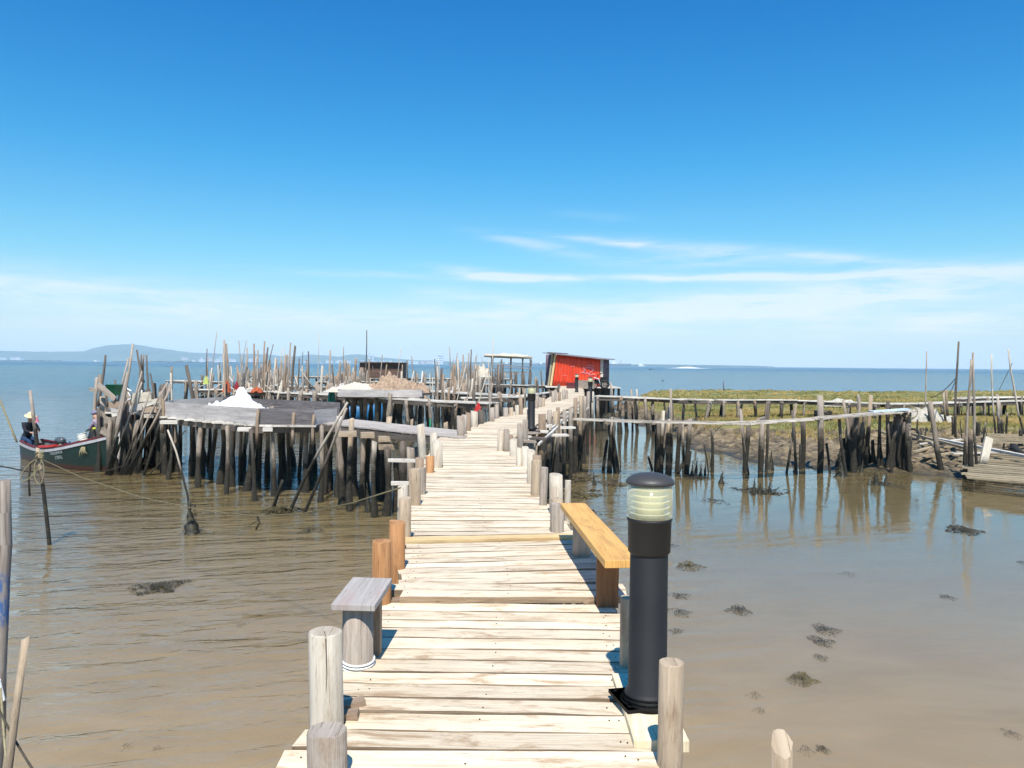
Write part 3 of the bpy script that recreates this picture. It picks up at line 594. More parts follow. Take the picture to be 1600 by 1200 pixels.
# ---- salt platform (left middle distance)
t = thing('walled_platform', 'raised timber platform with a wall of grey boards carrying a white sheet heap', 'platform', (-8, 23, 0))
SPf = [(-10.75, 24.3), (-8.9, 22.75), (-6.85, 21.3), (-5.35, 21.35), (-4.95, 22.4)]; SPb = [(-10.4, 28.3), (-8.9, 27.0), (-6.5, 25.6), (-5.45, 24.9)]
SZ = 1.93
q = MB(); rr = random.Random(5)
for k in range(15):
    u = k/14; xf = -10.6+u*5.5
    yf = np.interp(xf, [p[0] for p in SPf], [p[1] for p in SPf])-.10; xb = -10.3+u*4.8; yb = np.interp(xb, [p[0] for p in SPb], [p[1] for p in SPb])
    q.board((xf, yf, SZ), (xb, yb, SZ+.01), .41, .05, n=3, jit=.006, rng=rr, endjit=.05)
q.build('floor', farW, t)
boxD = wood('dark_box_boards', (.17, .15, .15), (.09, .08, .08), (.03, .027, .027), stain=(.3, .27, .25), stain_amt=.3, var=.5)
def wallrun(pts, z0, h, nm='side_board'):
    for (x0, y0), (x1, y1) in zip(pts, pts[1:]):
        L = math.hypot(x1-x0, y1-y0)
        for k in range(2):
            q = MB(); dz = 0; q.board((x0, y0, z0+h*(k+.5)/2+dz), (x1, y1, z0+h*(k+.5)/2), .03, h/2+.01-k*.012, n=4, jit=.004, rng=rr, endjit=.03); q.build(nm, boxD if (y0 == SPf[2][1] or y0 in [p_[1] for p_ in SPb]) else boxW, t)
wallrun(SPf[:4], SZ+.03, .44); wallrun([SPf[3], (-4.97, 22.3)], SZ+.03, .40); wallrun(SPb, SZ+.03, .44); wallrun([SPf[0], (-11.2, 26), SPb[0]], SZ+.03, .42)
for (x, y) in (SPf[0], SPf[2], SPf[3], (-5.9, 21.35)):
    q = MB(); q.log((x-.02, y-.09, SZ-.5), (x, y-.06, SZ+rr.uniform(.3, .6)), .05, n=3, seg=7); q.build('wall_stake', brownW, t)
for (px, py, hh) in ((264, 750, 0), (308, 762, 0), (355, 773, 0), (394, 784, 0), (427, 776, .55), (335, 745, 0), (374, 750, 0), (450, 760, 0), (480, 770, 0), (499, 785, .1), (276, 728, 0), (292, 735, 0), (362, 760, 0), (415, 745, 0), (404, 752, 0), (440, 740, 0), (466, 745, 0), (510, 755, 0), (520, 765, 0), (324, 728, 0), (302, 722, 0), (386, 733, 0), (350, 726, 0), (497, 740, 0), (270, 737, 0), (455, 730, 0), (300, 742, 0), (343, 757, 0), (387, 768, 0), (470, 758, 0), (505, 772, 0), (432, 757, 0), (488, 752, 0), (526, 778, 0), (318, 741, 0), (366, 738, 0), (400, 735, 0)):
    g = G(px, py); q = MB(); xx = g.x
    q.pile((xx+rr.uniform(-.15, .15), g.y, -1), (xx+rr.uniform(-.1, .1), g.y+rr.uniform(-.1, .3), SZ-.04+hh), rr.uniform(.045, .095) if hh == 0 else .06, rng=rr); q.build('pile', pileW if rr.random() < .6 else darkW, t)
for (x0, y0, x1, y1) in ((-10.8, 24.35, -6.9, 21.25), (-6.9, 21.25, -5.0, 21.7), (-10.6, 26.2, -5.2, 24)):
    q = MB(); q.board((x0, y0, SZ-.12), (x1, y1, SZ-.12), .12, .16, n=4, jit=.008); q.build('beam', darkW, t)
for (px, py, w_) in ((268, 658, .5), (385, 669, .35), (421, 669, .25), (510, 664, .4)):
    g = G(px, py, 1.86); q = MB(); q.board((g.x-w_/2, g.y-.15, 1.84), (g.x+w_/2, g.y-.1, 1.84), .2, .1, n=1); q.build('projecting_block', farW, t)

def heap(name, label, cat, c, sx, sy, sz, mat, seed=1, parent=None, peak=None, rough=.25, group=None, n=34):
    """crumpled cloth or net lying in a heap: a closed dome with folds"""
    q = MB(); c = Vector(c)
    for j in range(n+1):
        for i in range(n+1):
            u = i/n*2-1; v = j/n*2-1; rr_ = math.hypot(u, v)
            e = nz(u*1.3+seed, v*1.3, 1.2, seed)*.3; h = max(0, 1-(rr_*(1+e))**1.7)
            h *= 1+.35*nz(u, v, 2.2, seed+3); 
            if peak: h += peak[2]*math.exp(-(((u-peak[0])/peak[3])**2+((v-peak[1])/peak[3])**2)**1.6)
            fold = abs(nz(u*1.6, v, 3.0, seed+7))*rough+nz(u, v, 9.0, seed)*rough*.25
            k = min(1, h*5); q.v.append(c+Vector((u*sx/2*(1+.1*e), v*sy/2, (h+fold*k)*sz*min(1, k*1.2))))
    for j in range(n):
        for i in range(n): a = j*(n+1)+i; q.face((a, a+1, a+n+2, a+n+1), ((i, j), (i+1, j), (i+1, j+1), (i, j+1)), False)
    b0 = len(q.v); q.v += [c+Vector((sx/2, sy/2, -.01)), c+Vector((-sx/2, sy/2, -.01)), c+Vector((-sx/2, -sy/2, -.01)), c+Vector((sx/2, -sy/2, -.01))]
    o = q.build(name, mat, parent)
    if parent is None: tag(o, label, cat, group)
    return o
g = G(352, 640, SZ+.2); heap('white_sheet', 'heap of bright white sheeting with a tall peak on the walled platform', 'sheet heap', (-8.45, 24.1, SZ+.06), 2.3, 1.5, .42, whiteM, 3, peak=(.2, -.1, .75, .26), rough=.7)
g = G(520, 640, 2.0); heap('canvas_scrap', 'small dark cloth bundle at the right end of the walled platform', 'cloth', (-5.7, 23.2, SZ+.04), 1.0, .9, .22, plain('dark_cloth', (.10, .09, .09), rough=.95, bump=.6), 9)

# ---- ramp from the platform to the pier
t = thing('ramp', 'broad grey plank ramp leading from the walled platform down to the main pier', 'ramp', (-3, 20, 0))
q = MB(); A0 = Vector((-5.1, 21.5, 1.98)); A1 = Vector((-4.75, 23.2, 1.98)); B0 = Vector((-1.02, 16.7, 2.07)); B1 = Vector((-1.35, 18.7, 2.05))
for k in range(9): u = (k+.5)/9; q.board(A0.lerp(A1, u), B0.lerp(B1, u)+Vector((rr.uniform(-.1, .1), 0, 0)), .215, .035, n=6, jit=.006, rng=rr, endjit=.06)
q.build('deck', wood('ramp_grey_planks', (.52, .46, .40), (.40, .34, .29), (.22, .18, .15), var=.3, stain=(.2, .15, .1), stain_amt=.5), t)
for (a, b) in ((A0, B0), (A1, B1)): q = MB(); q.board(a+Vector((0, 0, -.12)), b+Vector((0, 0, -.12)), .1, .14, n=4, jit=.006); q.build('beam', darkW, t)
for (px, pyb, pyt, hw, mt) in ((548, 798, 655, 5, tanW), (606, 806, 700, 5.5, darkW), (586, 808, 690, 4, paleW), (632, 812, 690, 6, darkW), (619, 800, 720, 5, paleW), (566, 790, 672, 4, pileW), (530, 790, 662, 5, pileW), (575, 770, 678, 4.5, darkW), (556, 775, 672, 5, darkW), (598, 780, 684, 3, greyW), (607, 776, 652, 5, tanW), (642, 770, 655, 3, brownW), (633, 770, 664, 4, darkW), (694, 745, 660, 4, tanW), (673, 745, 655, 2, greenM), (540, 770, 668, 6, darkW), (590, 765, 680, 6, darkW), (645, 785, 700, 5, pileW)):
    g = G(px, pyb); D = g.y; q = MB(); tp = W(px, pyt, D); q.pile((tp.x+rr.uniform(-.08, .08), D, -1), tp, hw*D/FPX, rng=rr); q.build('pile', mt, t)
for (px, py, w_) in ((542, 678, .42), (573, 680, .3), (604, 686, .4), (606, 698, .45)): g = W(px, py, 18.9); q = MB(); q.board((g.x-w_/2, g.y, g.z), (g.x+w_/2, g.y+.1, g.z), .22, .13, n=2, jit=.006); q.build('cross_block', tanW, t)
# leaning sticks against the platform
def stick(label, p0, p1, r, mat=greyW, **k): return pole('leaning_stick', label, p0, p1, r, mat, cat='stick', **k)
g = G(440, 798); stick('long pale forked stick leaning right against the platform, upper one', (g.x, g.y, -.5), W(543, 629, 18.6), .045, paleW, bend=.03)
g = G(462, 800); stick('long pale stick leaning right beside the forked one, lower of the pair', (g.x, g.y, -.5), W(541, 638, 18.3), .045, greyW, bend=.02)
g = G(420, 790); stick('short thick stub leaning out of the weed clump below the platform', (g.x, g.y, -.5), W(442, 750, 19.4), .06, paleW)
g = G(300, 828); stick('thin bent stick rising left from a cone of weed in open water', (g.x, g.y, -.3), W(262, 672, 17.6), .028, paleW, bend=.05, rt=.02)

# ---- rugged far jetties: measured from their deck line
def J(label, pl, width=1.0, z=1.9, **k):
    path = [G(px, py, z) for px, py in pl]; return jetty('plank_jetty', label, path, width, **k)
J('long jetty running left from the main pier to the net heap, nearest left jetty', [(772, 630), (744, 629), (690, 627.5), (650, 625), (575, 620), (500, 616), (440, 613.5)], 1.1, seed=21, spacing=1.35, r=.11, above=.3)
J('narrow jetty behind the walled platform, with the orange net beside it', [(530, 614), (440, 612), (366, 612)], 1.0, seed=22, spacing=1.5, r=.10, above=.4)
J('bright topped wide jetty across the left middle, leading to the far bend of the pier', [(800, 619), (725, 614), (646, 610.5), (575, 606), (500, 605), (440, 603), (385, 600)], 1.7, seed=23, spacing=1.6, r=.10, above=.35)
J('short low jetty to the left of the orange net', [(350, 609), (298, 609)], 1.0, seed=24, spacing=1.3, r=.1, above=.6)
J('far jetty running left from the red shed platform', [(858, 603), (812, 602), (700, 599), (620, 597), (560, 596), (500, 597)], 1.5, seed=25, spacing=1.7, r=.11, above=.6)
J('farthest jetty in front of the dark hut', [(800, 592), (650, 591.5), (547, 590), (520, 589), (398, 587)], 2.0, seed=26, spacing=2.2, r=.13, above=.9)
J('far left jetty under the leaning dark post', [(345, 597), (304, 595.6), (270, 594.6)], 1.6, seed=27, spacing=1.8, r=.12, above=.6)
J('jetty spur crossing between far jetties near the dark stakes', [(700, 612), (730, 600), (745, 595)], 1.2, seed=28, spacing=2.0, r=.1, above=.8)
J('jetty spur in the stake tangle running away from the orange net', [(395, 612), (410, 603), (425, 594), (432, 588)], 1.3, seed=29, spacing=1.6, r=.1, above=1.3)
J('jetty spur left of the net heap running away to the dark hut', [(520, 613), (540, 602), (556, 593), (566, 590)], 1.3, seed=30, spacing=1.6, r=.1, above=1.0)
J('broken plank walk left of the pier bend', [(862, 613), (800, 622), (720, 622)], .8, seed=31, spacing=1.6, r=.08, above=.5)

# net heap on its tray
g = G(590, 622, 1.95); c = Vector((g.x, g.y+1.6, 1.95))
t = thing('net_tray', 'low board tray on the jetty filled with nets and canvas', 'tray', (c.x, c.y, 1.95))
for (a, b) in (((c.x-2.0, c.y-1.3), (c.x+.3, c.y-1.4)), ((c.x+.3, c.y-1.4), (c.x+2.1, c.y-1.1)), ((c.x+2.1, c.y-1.1), (c.x+2.0, c.y+1.2)), ((c.x+2.0, c.y+1.2), (c.x-1.9, c.y+1.2)), ((c.x-1.9, c.y+1.2), (c.x-2.0, c.y-1.3))):
    q = MB(); q.board((*a, 2.16), (*b, 2.18), .04, .36, n=3, jit=.006); q.build('tray_board', boxW, t)
q = MB(); q.board((c.x-2, c.y, 1.97), (c.x+2, c.y, 1.97), 2.4, .05); q.build('floor', greyW, t)
for k in range(10):
    q = MB(); q.log((c.x-1.9+k*.42, c.y+rr.uniform(-1, 1), -1), (c.x-1.9+k*.42, c.y+rr.uniform(-1, 1), 1.93), .1, seg=7); q.build('pile', darkW, t)
heap('canvas_heap', 'pale cream canvas bundle at the left half of the board tray', 'canvas', (c.x-1.35, c.y-.1, 2.2), 2.9, 2.0, .42, creamM, 5, rough=.4)
heap('net_heap', 'pile of brown fishing net on the board tray', 'net', (c.x+.75, c.y+.1, 2.2), 3.3, 2.0, .55, netM, 8, rough=.8, peak=(-.35, 0, .4, .3))
def small_boat(name, label, c, L, B, H, rz, mat, trim=None):
    q = MB(); n = 10; cs = math.cos(rz); sn = math.sin(rz)
    for i in range(n+1):
        u = i/n; hb = B/2*math.sin(math.pi*min(1, .18+u*.82))**.6*(1 if u < .6 else 1-((u-.6)/.4)**2*.96); zz = H*(1+.4*u*u)
        for (f, z) in ((-1, zz), (-.75, 0.0), (0, -.12), (.75, 0.0), (1, zz)): x = (u-.5)*L; y_ = f*hb; q.v.append(Vector((c[0]+x*cs-y_*sn, c[1]+x*sn+y_*cs, c[2]+z)))
    for i in range(n):
        for k in range(4): a = i*5+k; q.face((a, a+5, a+6, a+1), ((0, 0), (1, 0), (1, 1), (0, 1)), True)
    q.face((0, 1, 2, 3, 4), [(0, 0)]*5)
    o = q.build('hull' if trim else name, mat, trim)
    s = o.modifiers.new('thick', 'SOLIDIFY'); s.thickness = .05
    if not trim: tag(o, label, 'boat')
    return o
g = G(592, 641); small_boat('small_boat', 'blue rowing boat half hidden behind the piles of the nearest left jetty', (g.x, 50, .05), 4.6, 1.5, .75, R(8), blueM)

# dark hut
t = thing('dark_hut', 'low dark brown plank hut at the far end of the left jetties', 'hut', W(595, 590, 88))
p = W(595, 592, 88); x0 = W(562, 590, 88).x; x1 = W(629, 590, 88).x; zt = W(595, 566.5, 88).z; zb = 2.0
hutM = wood('dark_hut_boards', (.16, .09, .06), (.10, .055, .04), (.04, .025, .02), var=.6)
q = MB(); 
for k in range(8): z = zb+(k+.5)*(zt-zb)/8; q.board((x0, 88, z), (x1, 88, z), .05, (zt-zb)/8-.02, n=4, jit=.01)
q.build('front_wall', hutM, t)
for (xa, ya, xb, yb) in ((x0, 88.04, x0, 91), (x1, 88.04, x1, 91), (x0, 91, x1, 91)):
    q = MB(); q.board((xa, ya, (zb+zt)/2), (xb, yb, (zb+zt)/2), .05, zt-zb-.02); q.build('wall', hutM, t)
q = MB(); q.board((x0-.25, 89.4, zt+.05), (x1+.25, 89.4, zt-.0), 3.7, .07, n=4, jit=.02); q.build('roof', darkW, t)
q = MB(); q.board((x0+.2, 87.9, zt-.5), (x0+.2, 87.9, zb), .5, .04, up=(0, -1, 0)); q.build('door', wood('hut_door', (.3, .17, .12), (.2, .11, .08), (.1, .06, .04)), t)
q = MB(); q.board((x0-.5, 89.5, 1.93), (x1+.5, 89.5, 1.93), 4, .1, n=3, jit=.02); q.build('floor', greyW, t)
for k in range(7):
    for yy in (87.9, 91): q = MB(); q.log((x0+(x1-x0)*k/6, yy, -1), (x0+(x1-x0)*k/6, yy, 1.9), .12, seg=6, n=3); q.build('pile', darkW, t)

# roofed frame
D = 76; t = thing('canopy_frame', 'raised open platform with a ragged pale canopy left of the red shed', 'shelter', W(795, 600, D))
X = lambda px: W(px, 570, D).x
Zp = lambda py: W(795, py, D).z
for k, px in enumerate((768, 784, 798, 806, 817, 829)):
    for dy in (0, 2.6):
        q = MB(); q.log((X(px)+rr.uniform(-.1, .1), D+dy, -1), (X(px), D+dy, Zp(582)), .17 if dy == 0 else .12, seg=7, n=4); q.build('pile', darkW, t)
        if k in (0, 2, 4, 5): q = MB(); q.log((X(px), D+dy, Zp(582)), (X(px)+rr.uniform(-.1, .1), D+dy, Zp(558)), .06, seg=6, n=4, bend=.02); q.build('roof_post', greyW, t)
q = MB(); [q.board((X(764), D+.15+.3*k, Zp(582)), (X(831), D+.15+.3*k, Zp(582)), .27, .08, n=3, jit=.01) for k in range(9)]; q.build('deck', greyW, t)
for zz in (576, 571.5):
    q = MB(); q.log((X(768), D-.08, Zp(zz)), (X(829), D-.08, Zp(zz+.6)), .035, seg=5); q.build('rail', greyW, t)
q = MB(); q.log((X(772), D-.1, Zp(584)), (X(784), D-.1, Zp(595)), .06, seg=5); q.build('brace', darkW, t)
q = MB(); q.log((X(799), D-.5, Zp(600)), (X(801), D-.2, Zp(582)), .04, seg=5); q.build('ladder_rail', greyW, t)
q = MB()
for k in range(16):
    y_ = D-.5+k*.24; q.log((X(757+rr.uniform(-1.5, 3)), y_, Zp(557)+rr.uniform(0, .2)), (X(830+rr.uniform(-2, 2)), y_, Zp(558.5)+rr.uniform(-.05, .15)), .085, .06, seg=5, n=6, bend=.012, jit=.4)
q.build('canopy', creamM, t)
heap('canopy_cover', '', '', (X(793), D+1.3, Zp(556.5)), 4.2, 3.6, .18, creamM, 12, parent=t, rough=1.2)

# ---- red shed
D0 = 62; t = thing('red_shed', 'bright red corrugated metal shed with a sloping roof at the end of the pier', 'shed', W(900, 602, D0))
redC, tt, bb = newmat('red_painted_corrugated'); bb.inputs['Base Color'].default_value = (.72, .06, .015, 1); bb.inputs['Roughness'].default_value = .55
oc = tt.nodes.new('ShaderNodeTexCoord').outputs['Object']; tt.links.new(ramp(tt, noise(tt, oc, 1, 5, .6, 0, (3, 3, .7)), [(.3, (.50, .032, .012)), (.5, (.68, .052, .013)), (.72, (.76, .09, .03))]), bb.inputs['Base Color'])
fl = W(863, 600, D0); fr = W(938, 600, D0-1.2); ZB = 2.0
ztl = W(869, 553, D0).z; ztr = W(938, 561.5, D0-1.2).z; A = Vector((fl.x, D0, 0)); B = Vector((fr.x, D0-1.2, 0)); dv = (B-A).normalized(); nv = Vector((dv.y, -dv.x, 0)); L = (B-A).length
def corr(A, B, zl, zr, zb, mat, nm, par, nw=15, amp=.035, left_lean=0.0):
    q = MB(); n = nw*6; L = (B-A).length; dv = (B-A)/L; nv = Vector((dv.y, -dv.x, 0)); rows = 5
    for j in range(rows+1):
        for i in range(n+1):
            u = i/n; zt_ = zl+(zr-zl)*u; p = A.lerp(B, u)+nv*(math.sin(u*nw*2*math.pi)*amp+.0*j); p.z = zb+(zt_-zb)*j/rows; p = p+dv*left_lean*(1-u)*(j/rows); q.v.append(p)
    for j in range(rows):
        for i in range(n): a = j*(n+1)+i; q.face((a, a+1, a+n+2, a+n+1), ((0, 0), (1, 0), (1, 1), (0, 1)), True)
    o = q.build(nm, mat, par); s = o.modifiers.new('thick', 'SOLIDIFY'); s.thickness = .02; return o
corr(A, B, ztl, ztr, ZB, redC, 'front_wall', t, left_lean=.35)
back = -nv*3.4
sideM = wood('shed_side_boards', (.20, .15, .17), (.13, .09, .11), (.05, .04, .05), stain=(.35, .10, .16), stain_amt=.7, var=.6)
Al = Vector((W(853.5, 600, D0+1).x, D0+2.2, 0))
q = MB(); 
for k in range(9):
    u = (k+.5)/9; p = (A-dv*.28).lerp(Al, u); q.board((p.x, p.y, ZB-.1), (p.x+.35*(1-u*.2), p.y, ztl-.02), .26, .03, up=(1, .6, 0), n=3, jit=.008)
q.build('left_wall', sideM, t)
q = MB(); q.board(A-dv*.12+Vector((0, -.05, ZB)), A-dv*.12+Vector((.33, -.05, ztl-.04)), .16, .05, up=(0, -1, 0), n=3); q.build('corner_board', ledgeW, t)
q = MB(); q.board(A-dv*.36+Vector((0, -.02, ZB-.3)), A-dv*.36+Vector((.33, -.02, ztl-.04)), .14, .05, up=(0, -1, 0), n=3); q.build('corner_board', wood('olive_board', (.4, .36, .22), (.3, .27, .15), (.15, .13, .08)), t)
q = MB(); p = B+dv*.10; q.board((p.x, p.y, ZB), (p.x, p.y, ztr-.03), .22, .04, up=(0, -1, 0), n=3); q.build('corner_board', boxW, t)
q = MB(); b0 = B+dv*.02-nv*(-.06); q.v = [Vector((B.x+.02, B.y-.07, ZB+.1)), Vector((B.x+.16, B.y-.1, ZB+.2)), Vector((B.x+.2, B.y-.1, ZB+1.2)), Vector((B.x+.04, B.y-.07, ZB+1.9))]; q.face((0, 1, 2, 3), ((0, 0), (1, 0), (1, 1), (0, 1))); o = q.build('torn_sheet', creamM, t); s = o.modifiers.new('thick', 'SOLIDIFY'); s.thickness = .015
for (P0, P1, z0, z1) in ((B, B+back, ztr, ztr), (Al, B+back, ztl, ztr)): corr(P0, P1, z0-.02, z1-.02, ZB, sideM, 'rear_wall' if P0 is Al else 'right_wall', t, 10)
q = MB(); mid_ = (A+B)/2; c0 = A-dv*.75+nv*.28; c1 = B+dv*.42+nv*.62
rv = [c0+Vector((0, 0, ztl+.05)), c1+Vector((0, 0, ztr-.02)), c1+back*1.25+Vector((0, 0, ztr-.0)), c0+back*1.25+Vector((0, 0, ztl+.06))]
q.v = rv+[v+Vector((0, 0, .06)) for v in rv]
for f in ((3, 2, 1, 0), (4, 5, 6, 7), (0, 1, 5, 4), (1, 2, 6, 5), (2, 3, 7, 6), (3, 0, 4, 7)): q.face(f, ((0, 0), (1, 0), (1, 1), (0, 1)))
q.build('roof', wood('grey_roof_board', (.30, .27, .27), (.2, .17, .17), (.1, .08, .08)), t)
q = MB(); p = A+dv*.3; q.board((p.x-.7, p.y-.2, ztl+.11), (p.x+.9, p.y-.1, ztl+.03), .5, .05, n=2, jit=.01); q.build('loose_roof_board', darkW, t)
# painted scrawl on the front: strokes in pale pink and violet, as worn as the photo shows
pinkM = plain('pink_white_paint', (.80, .36, .38), rough=.6); violM = plain('violet_paint', (.24, .07, .22), rough=.6)
def stroke(pts, mat, wd=.05):
    q = MB(); P = []
    for (px, py) in pts: r_ = ray(px, py); tt_ = ((A-EYE).dot(nv)+.046)/(r_.dot(nv)); P.append(EYE+r_*tt_)
    for a, b in zip(P, P[1:]): q.board(a, b, wd*.75, .008, up=nv)
    q.build('painted_stroke', mat, t)
for pts, mt, wd in (([(911, 574.5), (914, 576.5), (912, 580), (914, 584), (917, 582), (921, 584.5)], pinkM, .05), ([(914, 574.8), (918, 573.8), (922, 574.6), (928, 575.6)], pinkM, .05), ([(928, 576.5), (925, 580), (921, 582.5)], pinkM, .045), ([(913, 575.5), (915, 580), (913, 585)], violM, .04), ([(916, 575), (921, 576.5), (926, 577), (929, 579)], violM, .04), ([(919, 584), (921, 580)], violM, .035),
                     ([(917, 571.8), (918.5, 570.6), (920, 572)], pinkM, .05), ([(921, 571.5), (923, 570.4), (924.5, 572)], pinkM, .05), ([(926, 572.5), (927.5, 571.5), (929, 573)], pinkM, .045), ([(907.5, 582.5), (909, 581.2), (910.5, 582.8), (912, 581.8)], pinkM, .06), ([(919, 585.5), (920.5, 584.5), (922, 586), (923.5, 584.5), (925, 585.5), (927, 584), (928.5, 585.3), (930, 583.8)], pinkM, .06), ([(892, 572.5), (895, 572), (898, 572.6)], pinkM, .03), ([(878, 587), (882, 586.4), (886, 587)], pinkM, .03), ([(876, 578), (878, 574)], pinkM, .025)):
    stroke(pts, mt, wd)
t2 = thing('shed_platform', 'timber platform on piles carrying the red shed', 'platform', (5.2, 63, 0))
q = MB(); [q.board((2.6, 59.6+.32*k, 1.95), (8.2, 59.2+.32*k, 1.95), .29, .06, n=3, jit=.01) for k in range(21)]; q.build('deck', farW, t2)
for k in range(12):
    for yy in (59.6, 62.5, 65.4): q = MB(); q.log((2.8+k*.48, yy, -1), (2.8+k*.48, yy, 1.9), .12, seg=6, n=3); q.build('pile', darkW, t2)

# wheeled machine at the right of the shed
D = 57; c = W(939, 612, D); t = thing('wheeled_machine', 'black wheeled machine with a long raised handle standing right of the red shed', 'cart', (c.x, D, 1.95))
def wheel(cx, cy, cz, r, par):
    q = MB(); q.tube([(cx+r*math.cos(a), cy, cz+r*math.sin(a)) for a in np.linspace(0, 2*math.pi, 21)], r*.22, 7, 0, cap=False); w_ = q.build('tyre', metalM, par)
    q = MB(); [q.board((cx-r*.8*math.cos(a), cy, cz-r*.8*math.sin(a)), (cx+r*.8*math.cos(a), cy, cz+r*.8*math.sin(a)), .03, .03) for a in (0, .785, 1.57, 2.355)]; q.tube([(cx, cy-.08, cz), (cx, cy+.08, cz)], .05, 8, 0); q.build('rim', greyW, w_)
wheel(c.x+.28, D, 2.26, .27, t); wheel(c.x+.28, D+.7, 2.26, .27, t); wheel(c.x-.45, D, 2.2, .2, t)
q = MB(); q.board((c.x-.6, D+.35, 2.42), (c.x+.3, D+.35, 2.5), .6, .3, n=3, jit=.02); q.board((c.x+.0, D+.35, 2.6), (c.x+.5, D+.35, 2.62), .4, .35, n=2, jit=.03); q.build('body', metalM, t)
q = MB(); q.tube([(c.x-.5, D, 2.45), (c.x-.2, D-.05, 2.95), (c.x+.15, D-.05, 3.12), (c.x+.45, D, 3.42)], [.03, .035, .03, .03], 6, 0); q.tube([(c.x+.42, D, 3.38), (c.x+.48, D, 3.5)], .05, 6, 0); q.build('handle', metalM, t)
q = MB(); q.tube([(c.x-.55, D-.1, 2.75), (c.x-.2, D-.1, 2.68), (c.x-.05, D-.1, 2.2)], .035, 6, 0); q.build('frame_tube', whiteM, t)
def crate(loc, sx, sy, sz, mat, label, rz=0):
    t = thing('crate', label, 'crate', loc); q = MB(); x, y, z = loc
    for k in range(3): zz = z+sz*(k+.5)/3; [q.board(a, b, .02, sz/3-.02) for a, b in (((x-sx/2, y-sy/2, zz), (x+sx/2, y-sy/2, zz)), ((x-sx/2, y+sy/2, zz), (x+sx/2, y+sy/2, zz)), ((x-sx/2, y-sy/2+.012, zz), (x-sx/2, y+sy/2-.012, zz)), ((x+sx/2, y-sy/2+.012, zz), (x+sx/2, y+sy/2-.012, zz)))]
    q.build('sides', mat, t); q = MB(); q.board((x-sx/2, y, z+.02), (x+sx/2, y, z+.02), sy, .03); q.build('bottom', mat, t); return t
g = G(894, 607.5, PZ+.02); crate((g.x, g.y+.3, PZ), .7, .5, .42, plain('dark_red_crate', (.10, .015, .02), rough=.5), 'dark red crate at the foot of the red shed')
g = G(913, 607, PZ+.02); crate((g.x, g.y, PZ), 1.3, .6, .6, greyW, 'grey slatted crate in front of the red shed between the two far lights')

# ---- upright stakes, poles
def P(label, x0, y0, x1, y1, D, w, mat=greyW, group=None, nm='wooden_pole', bend=.012, seg=6):
    a, b = up_pole(x0, y0, x1, y1, D, w); return pole(nm, label, a, b, w*D/FPX/2, mat, group, bend=bend, seg=seg, rt=w*D/FPX/2*.65)
P('thin faint pole leaning right, tallest above the far left jetties', 332, 585, 339, 518, 50, 1.6, greyW)
P('thick dark post standing tallest in the middle of the stake tangle', 355, 600, 353.5, 537, 46, 4.2, brownW)
P('straight thin dark pole left of the thick dark post', 323.5, 600, 323.5, 545, 52, 2.2, darkW)
P('heavy dark squared post leaning left behind the walled platform', 303, 632, 291, 571, 29, 8.5, darkW, nm='leaning_post')
P('grey stub post at the left corner of the walled platform', 269, 650, 267, 583, 27, 4.5, paleW)
P('pale post leaning beside the tangle just left of the thick dark post', 350, 612, 349, 553, 44, 3.8, tanW)
P('pale post behind the white sheet heap, left of it', 327, 618, 331, 575, 40, 3.2, paleW)
P('spiky pink grey pole right of the tangle centre', 396, 605, 397, 537, 48, 3.6, brownW)
P('thin pole crossing leftwards, left of a pair making a cross', 377, 585, 373, 532, 52, 1.8, greyW)
P('thin pole crossing rightwards, right of a pair making a cross', 374, 585, 385, 532, 53, 1.8, greyW)
P('long thin pole leaning right near the middle of the left jetties', 414, 590, 427, 538, 52, 2, darkW)
P('slim forked pole with pale bark', 436, 585, 441, 543, 55, 2, paleW)
P('slim pale pole beside the forked one', 442, 588, 445, 542, 56, 1.6, paleW)
P('dark straight pole right of the forked poles', 482, 592, 482, 549, 55, 2.8, darkW)
P('very thin tall faint pole above the middle jetties', 497.5, 592, 498.5, 520, 60, 1.4, paleW)
P('short dark pole near the right of the stake tangle', 467, 592, 467.5, 560, 52, 2.8, darkW)
P('slim pole left of the dark hut', 536, 590, 537, 542, 70, 1.8, brownW)
P('tallest thin pole rising in front of the dark hut', 570, 600, 573, 516, 62, 2.4, darkW)
P('pole in front of the dark hut, right of the tallest', 592, 600, 597.5, 554, 64, 2.4, greyW)
P('thin pale pole at the right corner of the dark hut', 620, 600, 626, 545, 66, 1.6, paleW)
P('pole leaning in front of the dark hut door', 577, 600, 577, 561, 60, 3.0, brownW)
P('lone thin pole between the dark hut and the canopy', 706, 598, 702.5, 542, 66, 2.2, greyW)
P('long bare pole leaning right in front of the canopy', 764, 640, 771, 531, 34, 2.2, paleW)
P('bare pole leaning left in front of the canopy', 707, 645, 728, 570, 36, 2.0, paleW)
P('pole slanting right towards the canopy', 723, 642, 744, 556, 38, 2.2, greyW)
P('crooked pale pole slanting right under the canopy', 747, 636, 763, 578, 36, 2.8, paleW)
P('straight pale pole rising beside the red cloth', 765, 638, 763, 560, 36, 2.0, paleW)
P('white capped stake in the row left of the canopy', 659, 606, 660, 580, 48, 2.6, whiteM)
P('grey stub post on the nearest left jetty', 694, 640, 694, 596, 37, 4, greyW)
P('twisted grey post at the front edge of the pier bend', 813, 652, 812, 606, 27, 3.2, tanW)
P('post between the two front piles left of the pier', 846, 600, 845, 578, 62, 3, darkW)
P('dark forked stub left of the far lights', 873, 622, 873, 600, 45, 5, darkW)
P('lone dark stake in open water right of the shed', 955.5, 640, 954, 596.5, 45, 3.4, greyW); P('smaller stake leaning on the lone dark stake', 958.5, 640, 955.5, 600, 45.3, 2, paleW)
